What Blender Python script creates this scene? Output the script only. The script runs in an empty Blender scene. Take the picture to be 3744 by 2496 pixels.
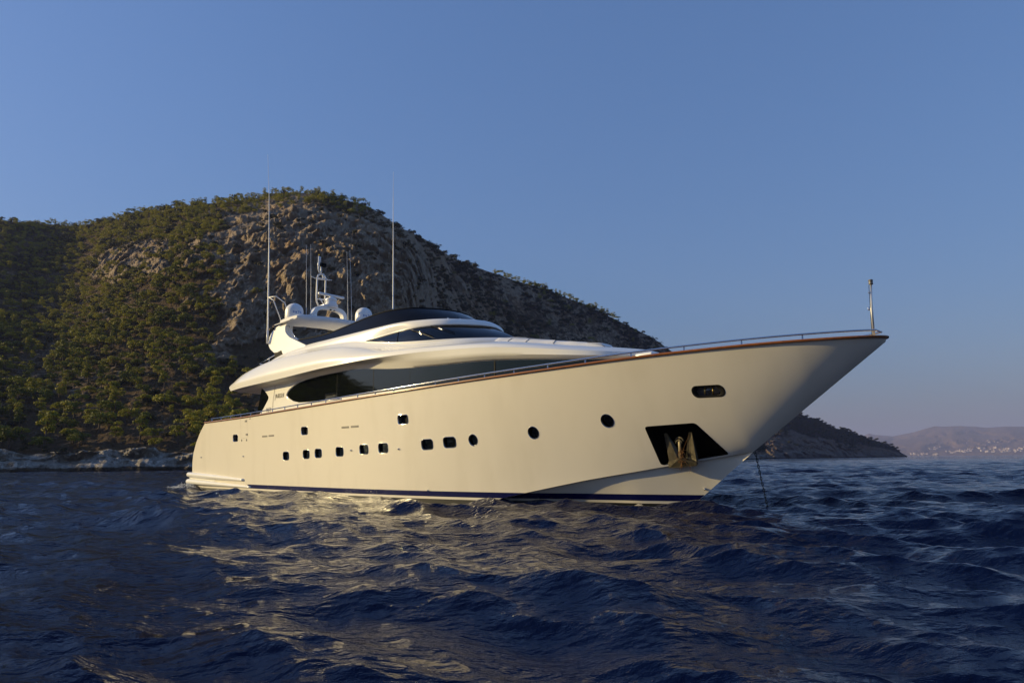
import bpy, bmesh, math, random
import numpy as np
from mathutils import Vector, Matrix
from mathutils.geometry import delaunay_2d_cdt
from mathutils.bvhtree import BVHTree

random.seed(7); RNG = np.random.default_rng(11)
S = bpy.context.scene
COL = S.collection

# ------------------------------------------------------------------ camera
CAM_H = 1.29
PITCH = math.atan(432.2 / 2600.0); ROLL = math.atan(.010)
fw = Vector((0, math.cos(PITCH), math.sin(PITCH)))
up0 = Vector((0, -math.sin(PITCH), math.cos(PITCH))); rt0 = Vector((1, 0, 0))
rt = rt0 * math.cos(ROLL) - up0 * math.sin(ROLL)
up = up0 * math.cos(ROLL) + rt0 * math.sin(ROLL)
cd = bpy.data.cameras.new('camera'); cam = bpy.data.objects.new('camera', cd); COL.objects.link(cam)
cd.sensor_width = 36; cd.lens = 36 * 2600 / 3744; cd.clip_start = .2; cd.clip_end = 60000
R = Matrix((rt, up, -fw)).transposed()
cam.matrix_world = Matrix.Translation((0, 0, CAM_H)) @ R.to_4x4()
S.camera = cam

# ------------------------------------------------------------------ light
SUN_AZ = math.radians(-83.0)          # from +Y, clockwise positive: the sun stands low, square to the left
SUN_EL = math.radians(15.0)
W = bpy.data.worlds.new('World'); S.world = W; W.use_nodes = True
wn = W.node_tree.nodes; wl = W.node_tree.links
bg = wn['Background']
sky = wn.new('ShaderNodeTexSky'); sky.sky_type = 'NISHITA'; sky.sun_disc = False
sky.sun_elevation = SUN_EL; sky.sun_rotation = SUN_AZ
sky.altitude = 0; sky.air_density = 1.8; sky.dust_density = 1.4; sky.ozone_density = 9.0
gam = wn.new('ShaderNodeGamma'); gam.inputs[1].default_value = .6      # a milder range than the clear-air model's
tint = wn.new('ShaderNodeMix'); tint.data_type = 'RGBA'; tint.blend_type = 'MULTIPLY'; tint.inputs[0].default_value = 1
tint.inputs[7].default_value = (1.74, 1.86, 2.54, 1)
wl.new(sky.outputs[0], gam.inputs[0]); wl.new(gam.outputs[0], tint.inputs[6]); wl.new(tint.outputs[2], bg.inputs[0])
bg.inputs[1].default_value = .084
sd = bpy.data.lights.new('sun', 'SUN'); sun = bpy.data.objects.new('sun', sd); COL.objects.link(sun)
sd.energy = 5.0; sd.angle = math.radians(.6); sd.color = (1.0, .785, .39)
to_sun = Vector((math.sin(SUN_AZ) * math.cos(SUN_EL), math.cos(SUN_AZ) * math.cos(SUN_EL), math.sin(SUN_EL)))
sun.rotation_euler = to_sun.to_track_quat('Z', 'Y').to_euler()
S.view_settings.view_transform = 'Standard'; S.view_settings.look = 'None'
S.view_settings.exposure = 0.3; S.view_settings.gamma = 1.0
S.cycles.max_bounces = 6; S.cycles.volume_bounces = 0
S.cycles.use_denoising = True
S.cycles.caustics_reflective = True; S.cycles.sample_clamp_indirect = 4.0

# ------------------------------------------------------------------ helpers
def tag(o, label=None, cat=None, group=None, kind=None):
    if label: o['label'] = label
    if cat: o['category'] = cat
    if group: o['group'] = group
    if kind: o['kind'] = kind
    return o

def empty(name, loc=(0, 0, 0), rz=0, parent=None):
    o = bpy.data.objects.new(name, None); COL.objects.link(o); o.location = loc
    o.rotation_euler = (0, 0, rz); o.empty_display_size = .2
    if parent: o.parent = parent
    return o

def mesh_data(name, v, f, mat=None, smooth=True):
    me = bpy.data.meshes.new(name)
    v = np.asarray(v, np.float32)
    if isinstance(f, np.ndarray) and f.ndim == 2:
        n, k = f.shape
        me.vertices.add(len(v)); me.vertices.foreach_set('co', v.ravel())
        me.loops.add(n * k); me.loops.foreach_set('vertex_index', f.astype(np.int32).ravel())
        me.polygons.add(n); me.polygons.foreach_set('loop_start', np.arange(0, n * k, k, dtype=np.int32))
        me.polygons.foreach_set('loop_total', np.full(n, k, np.int32))
        me.update(calc_edges=True)
    else:
        me.from_pydata([tuple(map(float, p)) for p in v], [], [tuple(map(int, q)) for q in f]); me.update()
    me.polygons.foreach_set('use_smooth', np.full(len(me.polygons), bool(smooth)))
    if mat: me.materials.append(mat)
    return me

def obj(name, me, parent=None):
    o = bpy.data.objects.new(name, me); COL.objects.link(o)
    if parent: o.parent = parent
    return o

def mobj(name, v, f, mat, parent=None, smooth=True):
    return obj(name, mesh_data(name, v, f, mat, smooth), parent)

class MB:
    """collects simple shapes into one mesh"""
    def __init__(s): s.v = []; s.f = []
    def add(s, v, f):
        b = len(s.v); s.v += [tuple(map(float, p)) for p in v]; s.f += [tuple(int(i) + b for i in q) for q in f]; return s
    def tube(s, pts, r, n=10, caps=True, closed=False):
        P = [Vector(p) for p in pts]; m = len(P)
        rr = r if hasattr(r, '__len__') else [r] * m
        v = []; f = []; prev = None
        for i in range(m):
            a = P[i - 1] if (i > 0 or closed) else P[i]
            b = P[(i + 1) % m] if (i < m - 1 or closed) else P[i]
            t = (b - a).normalized()
            if prev is None:
                ref = Vector((0, 0, 1)) if abs(t.z) < .9 else Vector((1, 0, 0))
                nx = t.cross(ref).normalized()
            else:
                nx = (prev - t * prev.dot(t)).normalized()
            prev = nx; ny = t.cross(nx)
            for k in range(n):
                an = 2 * math.pi * k / n
                v.append(P[i] + (nx * math.cos(an) + ny * math.sin(an)) * rr[i])
        for i in range(m if closed else m - 1):
            j = (i + 1) % m
            for k in range(n):
                f.append((i * n + k, i * n + (k + 1) % n, j * n + (k + 1) % n, j * n + k))
        if caps and not closed:
            f.append(tuple(range(n - 1, -1, -1))); f.append(tuple((m - 1) * n + k for k in range(n)))
        return s.add(v, f)
    def box(s, c, d, rz=0, bev=0, M=None):
        bm = bmesh.new(); bmesh.ops.create_cube(bm, size=1)
        for q in bm.verts: q.co = Vector((q.co.x * d[0], q.co.y * d[1], q.co.z * d[2]))
        if bev: bmesh.ops.bevel(bm, geom=bm.edges[:], offset=bev, segments=2, affect='EDGES', profile=.6)
        T = Matrix.Translation(c) @ Matrix.Rotation(rz, 4, 'Z') if M is None else M
        bm.verts.ensure_lookup_table()
        v = [T @ q.co for q in bm.verts]; f = [[q.index for q in p.verts] for p in bm.faces]
        bm.free(); return s.add(v, f)
    def lathe(s, prof, c, n=24, axis='Z'):
        v = []; f = []
        for (r, z) in prof:
            for k in range(n):
                a = 2 * math.pi * k / n
                v.append((c[0] + r * math.cos(a), c[1] + r * math.sin(a), c[2] + z))
        for i in range(len(prof) - 1):
            for k in range(n):
                f.append((i * n + k, i * n + (k + 1) % n, (i + 1) * n + (k + 1) % n, (i + 1) * n + k))
        f.append(tuple(range(n - 1, -1, -1))); f.append(tuple((len(prof) - 1) * n + k for k in range(n)))
        return s.add(v, f)
    def build(s, name, mat, parent=None, smooth=True, angle=None):
        o = mobj(name, s.v, s.f, mat, parent, smooth)
        if smooth and angle is not None: o.data.set_sharp_from_angle(angle=math.radians(angle))
        return o

def cr(P, n):
    """Catmull-Rom through the rows of P, n steps a segment"""
    P = np.asarray(P, float); K = len(P)
    E = np.vstack([2 * P[:1] - P[1:2], P, 2 * P[-1:] - P[-2:-1]])
    out = []
    t = np.linspace(0, 1, n, endpoint=False)[:, None]
    for i in range(K - 1):
        a, b, c, d = E[i], E[i + 1], E[i + 2], E[i + 3]
        out.append(.5 * ((2 * b) + (-a + c) * t + (2 * a - 5 * b + 4 * c - d) * t ** 2 + (-a + 3 * b - 3 * c + d) * t ** 3))
    out.append(P[-1:]); return np.vstack(out)

def grid_faces(nv, nu, wrap=False):
    i = np.arange(nv - 1)[:, None]; j = np.arange(nu if wrap else nu - 1)[None]
    jn = (j + 1) % nu
    return np.stack([i * nu + j, i * nu + jn, (i + 1) * nu + jn, (i + 1) * nu + j], -1).reshape(-1, 4)

# ---- vectorised gradient noise
_perm = RNG.permutation(256).astype(np.int64); _perm = np.concatenate([_perm, _perm])
_g = RNG.normal(size=(256, 3)); _g /= np.linalg.norm(_g, axis=1)[:, None]
def perlin(p):
    p = np.asarray(p, float); i = np.floor(p).astype(np.int64); f = p - i; i &= 255
    u = f * f * f * (f * (f * 6 - 15) + 10)
    def g(dx, dy, dz):
        h = _perm[_perm[_perm[(i[..., 0] + dx) & 255] + ((i[..., 1] + dy) & 255)] + ((i[..., 2] + dz) & 255)]
        v = _g[h]; return v[..., 0] * (f[..., 0] - dx) + v[..., 1] * (f[..., 1] - dy) + v[..., 2] * (f[..., 2] - dz)
    L = lambda a, b, t: a + (b - a) * t
    x0 = L(L(g(0, 0, 0), g(1, 0, 0), u[..., 0]), L(g(0, 1, 0), g(1, 1, 0), u[..., 0]), u[..., 1])
    x1 = L(L(g(0, 0, 1), g(1, 0, 1), u[..., 0]), L(g(0, 1, 1), g(1, 1, 1), u[..., 0]), u[..., 1])
    return L(x0, x1, u[..., 2]) * 1.6
def fbm(p, o=4, ridged=False):
    s = 0; a = 1.0; t = 0
    for k in range(o):
        n = perlin(p * 2.03 ** k + 17.3 * k)
        if ridged: n = 1 - 2 * np.abs(n)
        s = s + a * n; t += a; a *= .5
    return s / t

# ------------------------------------------------------------------ materials
def new_mat(name):
    m = bpy.data.materials.new(name); m.use_nodes = True
    nt = m.node_tree; return m, nt, nt.nodes['Principled BSDF'], nt.nodes, nt.links

def noise(nt, scale, detail=4, rough=.55, vec=None, kind='Object', stretch=None):
    n = nt.nodes.new('ShaderNodeTexNoise'); n.inputs['Scale'].default_value = scale
    n.inputs['Detail'].default_value = detail; n.inputs['Roughness'].default_value = rough
    if vec is None:
        if kind == 'Position':
            g = nt.nodes.new('ShaderNodeNewGeometry'); vec = g.outputs['Position']
        else:
            t = nt.nodes.new('ShaderNodeTexCoord'); vec = t.outputs[kind]
    if stretch:
        mp = nt.nodes.new('ShaderNodeMapping'); mp.inputs['Scale'].default_value = stretch
        nt.links.new(vec, mp.inputs[0]); vec = mp.outputs[0]
    nt.links.new(vec, n.inputs['Vector']); return n

def ramp(nt, src, stops):
    r = nt.nodes.new('ShaderNodeValToRGB'); e = r.color_ramp.elements
    e[0].position, e[0].color = stops[0][0], (*stops[0][1], 1)
    e[1].position, e[1].color = stops[-1][0], (*stops[-1][1], 1)
    for p, c in stops[1:-1]:
        q = e.new(p); q.color = (*c, 1)
    nt.links.new(src, r.inputs[0]); return r

def bump(nt, src, bsdf, strength=.3, dist=.02, prev=None):
    b = nt.nodes.new('ShaderNodeBump'); b.inputs['Strength'].default_value = strength
    b.inputs['Distance'].default_value = dist; nt.links.new(src, b.inputs['Height'])
    if prev: nt.links.new(prev.outputs[0], b.inputs['Normal'])
    nt.links.new(b.outputs[0], bsdf.inputs['Normal']); return b

def simple(name, col, rough=.4, metal=0, var=.06, scale=3, bump_s=0, coat=0, ior=1.5):
    m, nt, b, N, L = new_mat(name)
    n = noise(nt, scale)
    lo = tuple(c * (1 - var) for c in col); hi = tuple(min(1, c * (1 + var)) for c in col)
    r = ramp(nt, n.outputs[0], [(.3, lo), (.7, hi)])
    L.new(r.outputs[0], b.inputs['Base Color'])
    b.inputs['Roughness'].default_value = rough; b.inputs['Metallic'].default_value = metal
    b.inputs['IOR'].default_value = ior
    if coat: b.inputs['Coat Weight'].default_value = coat; b.inputs['Coat Roughness'].default_value = .04
    if bump_s: bump(nt, noise(nt, scale * 8).outputs[0], b, bump_s, .01)
    return m

def hull_mat():
    m, nt, b, N, L = new_mat('hull_paint')
    n = noise(nt, .35, 5, .6, stretch=(1, 1, .25))           # faint uneven weathering with vertical runs
    n2 = noise(nt, 1.2, 3, .5, stretch=(1.2, 1, .35))
    mx = N.new('ShaderNodeMath'); mx.operation = 'ADD'; L.new(n.outputs[0], mx.inputs[0]); L.new(n2.outputs[0], mx.inputs[1])
    r = ramp(nt, mx.outputs[0], [(.7, (.745, .69, .57)), (1.25, (.79, .735, .615))])
    L.new(r.outputs[0], b.inputs['Base Color'])
    b.inputs['Roughness'].default_value = .22; b.inputs['IOR'].default_value = 1.48
    bump(nt, noise(nt, .55, 2, .4).outputs[0], b, .05, .02)   # fairing ripples
    return m
M = {}
M['hull'] = hull_mat()
M['gel'] = simple('white_gelcoat', (.87, .85, .79), .2, var=.02, scale=.8, coat=.3)
M['canvas'] = simple('white_canvas', (.72, .71, .70), .8, var=.06, scale=2.5, bump_s=.4)
M['cushion'] = simple('sunpad_cloth', (.80, .78, .75), .75, var=.04, scale=2, bump_s=.2)
M['blue'] = simple('navy_boot_stripe', (.004, .006, .062), .25, var=.1, scale=1.2)
M['antifoul'] = simple('black_antifouling', (.006, .007, .008), .6, var=.3, scale=3)
M['glass'] = simple('tinted_glass', (.004, .005, .005), .03, var=.05, ior=1.5)
M['glass_blue'] = simple('dark_windscreen_glass', (.004, .006, .010), .04, var=.05, ior=1.5)
M['glass_black'] = simple('smoked_acrylic', (.004, .004, .006), .05, var=.05, ior=1.2)
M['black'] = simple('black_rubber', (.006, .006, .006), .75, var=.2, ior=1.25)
M['pocket'] = simple('black_pocket_paint', (.002, .002, .002), .9, var=.2, ior=1.05)
M['chrome'] = simple('polished_steel', (.66, .66, .66), .09, 1.0, var=.04)
M['satin'] = simple('satin_steel', (.70, .69, .66), .38, .7, var=.05)
M['dull'] = simple('weathered_steel', (.075, .064, .044), .45, .7, var=.35, scale=6, bump_s=.3)
M['chain'] = simple('chain_steel', (.05, .045, .04), .55, .5, var=.3, scale=20)
M['grey'] = simple('grey_vent', (.13, .125, .12), .45, .2, var=.15)
M['seam'] = simple('seam_line', (.35, .32, .27), .6, var=.1)
M['letter'] = simple('dark_lettering', (.05, .04, .03), .4, .3, var=.1)
M['letter_blue'] = simple('blue_lettering', (.03, .14, .45), .5, var=.1)
M['white_plastic'] = simple('white_plastic', (.80, .80, .80), .35, var=.02)
M['red_brown'] = simple('dried_weed', (.16, .07, .02), .9, var=.4, scale=30)
M['brass'] = simple('brass', (.6, .42, .12), .3, 1, var=.1)
for k_ in ('glass', 'glass_blue'): M[k_].node_tree.nodes['Principled BSDF'].inputs['Specular Tint'].default_value = (.80, 1.0, .92, 1) if k_ == 'glass' else (.8, .9, 1, 1)
def teak():
    m, nt, b, N, L = new_mat('varnished_teak')
    n = noise(nt, 2.2, 6, .65, stretch=(1, 12, 12))
    r = ramp(nt, n.outputs[0], [(.3, (.14, .042, .006)), (.55, (.26, .085, .012)), (.75, (.33, .12, .02))])
    L.new(r.outputs[0], b.inputs['Base Color']); b.inputs['Roughness'].default_value = .3
    b.inputs['Coat Weight'].default_value = .25; b.inputs['Coat Roughness'].default_value = .15
    return m
M['teak'] = teak()
M['deck'] = simple('teak_deck', (.35, .25, .15), .7, var=.15, scale=6)


# ================================================================== LAND
def pchip(xq, x, y):
    """monotone cubic interpolation along axis 0 of y"""
    x = np.asarray(x, float); y = np.asarray(y, float)
    h = np.diff(x); sh = (-1,) + (1,) * (y.ndim - 1); hh = h.reshape(sh); d = np.diff(y, axis=0) / hh
    m = np.zeros_like(y); m[0] = d[0]; m[-1] = d[-1]
    w1 = (2 * h[1:] + h[:-1]).reshape(sh); w2 = (h[1:] + 2 * h[:-1]).reshape(sh)
    ok = d[1:] * d[:-1] > 0
    with np.errstate(all='ignore'): hm = (w1 + w2) / (w1 / d[:-1] + w2 / d[1:])
    m[1:-1] = np.where(ok, hm, 0)
    i = np.clip(np.searchsorted(x, xq) - 1, 0, len(x) - 2); t = (xq - x[i]) / h[i]
    ts = t.reshape(sh); hi = h[i].reshape(sh)
    return y[i] * (1 + 2 * ts) * (1 - ts) ** 2 + hi * m[i] * ts * (1 - ts) ** 2 + y[i + 1] * ts ** 2 * (3 - 2 * ts) + hi * m[i + 1] * ts ** 2 * (ts - 1)

def land_mat(name, rock, soil, scrub, shore, far=False):
    m, nt, b, N, L = new_mat(name)
    at = N.new('ShaderNodeAttribute'); at.attribute_name = 'rock'; at.attribute_type = 'GEOMETRY'
    sh = N.new('ShaderNodeAttribute'); sh.attribute_name = 'shore'; sh.attribute_type = 'GEOMETRY'
    nb = noise(nt, .045, 6, .62, kind='Position'); nm = noise(nt, .35, 6, .68, kind='Position'); nf = noise(nt, 1.6, 5, .7, kind='Position')
    r_rock = ramp(nt, nm.outputs[0], [(.25, tuple(c * .55 for c in rock)), (.45, tuple(c * .88 for c in rock)), (.62, rock), (.8, tuple(min(1, c * 1.35) for c in rock))])
    stain = ramp(nt, nb.outputs[0], [(.5, (1, 1, 1)), (.66, (1.0, .80, .60))])
    mr = N.new('ShaderNodeMix'); mr.data_type = 'RGBA'; mr.blend_type = 'MULTIPLY'; mr.inputs[0].default_value = .6
    L.new(r_rock.outputs[0], mr.inputs[6]); L.new(stain.outputs[0], mr.inputs[7])
    r_soil = ramp(nt, nf.outputs[0], [(.3, tuple(c * .6 for c in soil)), (.5, soil), (.62, scrub), (.78, tuple(min(1, c * 1.5) for c in soil))])
    mx = N.new('ShaderNodeMix'); mx.data_type = 'RGBA'
    # break the mask's edge up with noise
    ad = N.new('ShaderNodeMath'); ad.operation = 'MULTIPLY_ADD'; L.new(nm.outputs[0], ad.inputs[0]); ad.inputs[1].default_value = 1.5
    L.new(at.outputs['Fac'], ad.inputs[2])
    mp = N.new('ShaderNodeMapRange'); mp.inputs[1].default_value = 1.05; mp.inputs[2].default_value = 1.35
    L.new(ad.outputs[0], mp.inputs[0]); L.new(mp.outputs[0], mx.inputs[0])
    L.new(r_soil.outputs[0], mx.inputs[6]); L.new(mr.outputs[2], mx.inputs[7])
    ms = N.new('ShaderNodeMix'); ms.data_type = 'RGBA'; L.new(sh.outputs['Fac'], ms.inputs[0]); L.new(mx.outputs[2], ms.inputs[6])
    r_sh = ramp(nt, nf.outputs[0], [(.3, tuple(c * .5 for c in shore)), (.5, shore), (.75, tuple(c * 1.25 for c in shore))])
    L.new(r_sh.outputs[0], ms.inputs[7])
    gp = N.new('ShaderNodeNewGeometry'); sx_ = N.new('ShaderNodeSeparateXYZ'); L.new(gp.outputs['Position'], sx_.inputs[0])
    tz = N.new('ShaderNodeMath'); tz.operation = 'MULTIPLY_ADD'; L.new(nm.outputs[0], tz.inputs[0]); tz.inputs[1].default_value = -1.1; L.new(sx_.outputs['Z'], tz.inputs[2])
    tr_ = ramp(nt, tz.outputs[0], [(.0, (.16, .15, .13)), (.25, (1, 1, 1))])                  # weed-dark tide line
    mt = N.new('ShaderNodeMix'); mt.data_type = 'RGBA'; mt.blend_type = 'MULTIPLY'; mt.inputs[0].default_value = 1
    L.new(ms.outputs[2], mt.inputs[6]); L.new(tr_.outputs[0], mt.inputs[7]); L.new(mt.outputs[2], b.inputs['Base Color'])
    b.inputs['Roughness'].default_value = .95; b.inputs['Specular IOR Level'].default_value = .1
    if not far:
        vo = N.new('ShaderNodeTexVoronoi'); vo.feature = 'DISTANCE_TO_EDGE'; vo.inputs['Scale'].default_value = .42
        gpv = N.new('ShaderNodeNewGeometry'); mpv = N.new('ShaderNodeMapping'); mpv.inputs['Scale'].default_value = (1, 1, .5); L.new(gpv.outputs['Position'], mpv.inputs[0])
        wv = N.new('ShaderNodeVectorMath'); wv.operation = 'MULTIPLY_ADD'; L.new(nf.outputs['Color'], wv.inputs[0]); wv.inputs[1].default_value = (1.4, 1.4, 1.4); L.new(mpv.outputs[0], wv.inputs[2]); L.new(wv.outputs[0], vo.inputs['Vector'])
        cl_ = N.new('ShaderNodeMath'); cl_.operation = 'MINIMUM'; L.new(vo.outputs['Distance'], cl_.inputs[0]); cl_.inputs[1].default_value = .22
        vo2 = N.new('ShaderNodeTexVoronoi'); vo2.feature = 'DISTANCE_TO_EDGE'; vo2.inputs['Scale'].default_value = 1.25; L.new(wv.outputs[0], vo2.inputs['Vector'])
        c2_ = N.new('ShaderNodeMath'); c2_.operation = 'MINIMUM'; L.new(vo2.outputs['Distance'], c2_.inputs[0]); c2_.inputs[1].default_value = .15
        b00 = bump(nt, cl_.outputs[0], b, 1, 5.0); b0 = bump(nt, c2_.outputs[0], b, .8, 3.0, b00); b1 = bump(nt, nm.outputs[0], b, .9, 1.2, b0); bump(nt, nf.outputs[0], b, .8, .4, b1)
    return m

def land(name, az, rows_t, r_tab, ridge, shore_z, mat, rockf, amp, seed, back=4, label=None):
    """az: column bearings in degrees; r_tab(az) -> radii at rows_t; ridge: elevation angle per column.
    Each column climbs from the waterline to its ridge, then falls away behind it."""
    A = np.radians(az)
    NT_ = len(rows_t)
    Rr = r_tab                                               # (cols, NT)
    t = rows_t[None]
    e0 = np.arctan2(-(CAM_H + .6), Rr[:, :1]); e1 = np.radians(ridge)[:, None]
    el = e0 + (e1 - e0) * t
    z = CAM_H + Rr * np.tan(el)
    X = Rr * np.sin(A)[:, None]; Y = Rr * np.cos(A)[:, None]
    rk, shm = rockf(az[:, None] + 0 * t, t + 0 * Rr, z, X, Y)
    P3 = np.stack([X, Y, z], -1)
    warp = np.stack([fbm(P3 / 40 + 3, 2), fbm(P3 / 40 + 9, 2), 0 * z], -1) * 12
    big = fbm((P3 + warp) / 34 + seed, 4, True); mid = fbm((P3 + warp * .5) * [1, 1, .55] / 11 + seed * 2, 5, True) + .55 * fbm((P3 + warp * .3) * [1, 1, .45] / 4.2 + seed * 3, 4, True); fine = fbm(P3 / 2.6 + seed, 3)
    crack = np.abs(perlin((P3 + warp * .4) * [1, 1, .38] / 7.5 + seed)) * 1.0 + .5 * np.abs(perlin((P3 + warp * .2) * [1, 1, .42] / 3.1 + seed * 2)) + .45 * np.abs(perlin(P3 * [1, 1, .5] / 1.7 + seed * 3))
    butt = np.abs(perlin((P3 + warp) * [1, 1, .2] / 17 + seed)) + .5 * np.abs(perlin((P3 + warp) * [1, 1, .22] / 8 + seed * 1.7))
    ledge = np.abs(((z + 3.5 * big) / 7.0) % 1.0 - .5)
    edge = np.clip(t * 14, 0, 1) * np.clip((1 - t) * 9 + .25, 0, 1)
    d = -amp * edge * (rk * (.7 * big + .45 * mid) + (1 - rk) * .30 * big) - edge * rk * amp * (.85 * (crack - .45) + .30 * ledge + 1.35 * (butt - .35)) - edge * (.10 + .18 * rk) * amp * .35 * fine
    if amp > 2: d = d - np.where(z < 6, 1, 0) * np.clip(t * 60, 0, 1) * 1.0 * fbm(P3 / 4.5 + 5, 4, True)
    R2 = Rr + d; z2 = z + (.18 * amp * rk * mid + .25 * fine * amp * .2) * edge
    X = R2 * np.sin(A)[:, None]; Y = R2 * np.cos(A)[:, None]
    bk = []
    for k in range(1, back + 1):
        rb = R2[:, -1] + k * 22 * amp / 5; bk.append(np.stack([rb * np.sin(A), rb * np.cos(A), z2[:, -1] - (k ** 1.5) * 9 * amp / 5], -1))
    G = np.concatenate([np.stack([X, Y, z2], -1)] + [q[:, None] for q in bk], 1)
    nc, nr = G.shape[:2]
    me = mesh_data(name, G.reshape(-1, 3), grid_faces(nc, nr), mat)
    for nmn, arr in (('rock', rk), ('shore', shm)):
        a = me.attributes.new(nmn, 'FLOAT', 'POINT'); full_ = np.concatenate([arr, np.repeat(arr[:, -1:], back, 1)], 1)
        a.data.foreach_set('value', full_.astype(np.float32).ravel())
    o = obj(name, me); tag(o, kind='structure', label=label)
    return o, G[:, :NT_], rk, shm

def sm(a, b, x): t = np.clip((x - a) / (b - a), 0, 1); return t * t * (3 - 2 * t)

# ---- main hill. Bearings (deg), radius at five heights, and the ridge line's elevation
HB = [-82, -76, -70, -64, -58, -50, -43, -39.6, -35.5, -32.5, -29.3, -24.1, -18.4, -12.3, -9.2, -4.9, .5, 7.0, 13.3, 19.3]
HR = [
 [330, 350, 375, 400, 430], [270, 292, 320, 350, 380], [225, 250, 280, 310, 340], [200, 222, 255, 290, 320], [205, 228, 260, 300, 335], [215, 240, 275, 320, 360],
 [190, 222, 270, 330, 420], [168, 214, 285, 375, 500], [160, 215, 305, 425, 540], [156, 210, 290, 405, 520], [152, 200, 264, 345, 470],
 [149, 188, 238, 276, 400], [155, 190, 236, 262, 375], [166, 190, 228, 246, 345], [184, 202, 227, 245, 350], [285, 312, 350, 400, 460],
 [370, 405, 450, 500, 550], [450, 490, 530, 570, 610], [540, 580, 610, 640, 670], [640, 660, 680, 700, 720]]
RID = [(-82, 1.2), (-76, 2.6), (-70, 7.0), (-64, 8.8), (-58, 9.2), (-50, 9.0), (-45, 8.6), (-42, 10.2), (-39, 13.8), (-38, 15.0), (-36.92, 15.8), (-35.47, 15.9), (-34.48, 16.0), (-32.68, 16.15), (-31.51, 16.5), (-29.77, 17.1), (-29.24, 17.5), (-27.83, 17.95), (-25.8, 18.55), (-23.38, 19.1),
 (-21.97, 19.4), (-20.22, 19.8), (-19.58, 20.15), (-17.59, 20.45), (-15.21, 20.5), (-14.16, 20.25), (-12.41, 19.95), (-10.98, 19.35), (-9.18, 18.35), (-7.02, 17.4), (-4.85, 16.05), (-2.69, 15.3), (.92, 14.1), (3.42, 13.3), (6.25, 12.15), (9.36, 10.5), (11.39, 9.4), (12.7, 8.35), (16, 5.9), (19.3, 1.5)]
az_in = np.linspace(-37.2, 17.5, 720)
AZH = np.concatenate([np.linspace(-82, -37.4, 120), az_in, np.linspace(17.7, 19.3, 10)])
rows = np.concatenate([[0, .006, .014, .022, .03, .038], np.linspace(.046, 1, 250)])
T5 = np.array([0, .25, .5, .75, 1.0])
RT = pchip(AZH, np.array(HB), np.array(HR, float))            # cols x 5
RT = pchip(rows, T5, RT.T).T                                    # cols x rows
shoreline = 2.2 * fbm(np.stack([AZH * .9, 0 * AZH, 0 * AZH], -1), 3)
RT = RT + shoreline[:, None]
RT[:, 1:7] = RT[:, :1] + (RT[:, 1:7] - RT[:, :1]) * np.linspace(.25, .9, 6)          # the sea cliff: steep
RIDH = np.interp(AZH, [p[0] for p in RID], [p[1] for p in RID])
def rock_hill(az, t, z, X, Y):
    n = fbm(np.stack([X, Y, z], -1) / 30, 4) ; n2 = fbm(np.stack([X, Y, z * .7], -1) / 9 + 7, 3)
    crag = sm(-26, -21, az + 2.5 * n * 3) * sm(.36, .52, t + .22 * n) * (1 - .35 * sm(.86, .97, t)) * (1 - sm(-6, -2, az + 8 * n))
    crag = np.maximum(crag, .9 * sm(-31.5, -30, az + n * 2) * (1 - sm(-27, -25.5, az)) * sm(.70, .76, t + .05 * n) * (1 - sm(.86, .9, t)))      # the lesser crag on the left
    crag = np.maximum(crag, .85 * sm(-15, -12, az) * (1 - sm(-6, -4, az)) * sm(.22, .4, t))
    flank = sm(-7, -3, az) * (.42 + .5 * n)
    low = .25 + .5 * n
    rk = np.clip(np.maximum(np.maximum(crag + .35 * n2 * (crag > .2), flank), low * .8), 0, 1)
    sh = (1 - sm(2.3, 3.3, z + 2.6 * n + 1.6 * n2))
    return np.clip(np.maximum(rk, sh * .9), 0, 1), np.clip(sh, 0, 1)
hill_m = land_mat('hillside_ground', (.52, .405, .285), (.14, .092, .055), (.11, .092, .035), (.52, .47, .40))
hill, HG, HRK, HSH = land('hill', AZH, rows, RT, RIDH, 2.7, hill_m, rock_hill, 6.5, 3.0, label='rocky hill with pines rising behind the yacht')

# ---- the headland beyond the bow
AZK = np.linspace(14, 28.66, 240); rk_rows = np.linspace(0, 1, 70)
EK = np.interp(AZK, [14, 18, 21.14, 21.99, 22.43, 23.01, 23.63, 24.17, 24.82, 25.35, 26.19, 26.94, 27.53, 27.97, 28.31, 28.66], [2.0, 3.1, 3.35, 3.15, 2.86, 2.78, 2.36, 1.97, 1.98, 1.68, 1.31, 1.03, .78, .60, .22, .0])
R0 = np.interp(AZK, [14, 20, 24, 28.66], [760, 800, 900, 1080]); R1_ = R0 + np.interp(AZK, [14, 22, 26, 28.66], [190, 150, 80, 10])
RK = R0[:, None] + (R1_ - R0)[:, None] * (rk_rows[None] ** 1.15)
def rock_head(az, t, z, X, Y):
    n = fbm(np.stack([X, Y, z * 1.5], -1) / 45, 4)
    rk = np.clip(1.15 - 1.3 * sm(.25, .75, t + .5 * n) + .3 * n, 0, 1); return rk, (1 - sm(3, 7, z + 6 * n)) * .6
head_m = land_mat('headland_ground', (.27, .20, .145), (.085, .055, .038), (.035, .038, .022), (.30, .26, .22))
headland, KG, KRK, _ = land('headland', AZK, rk_rows, RK, EK, 3, head_m, rock_head, 7.0, 11.0, label='low rocky headland beyond the bow')

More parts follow.
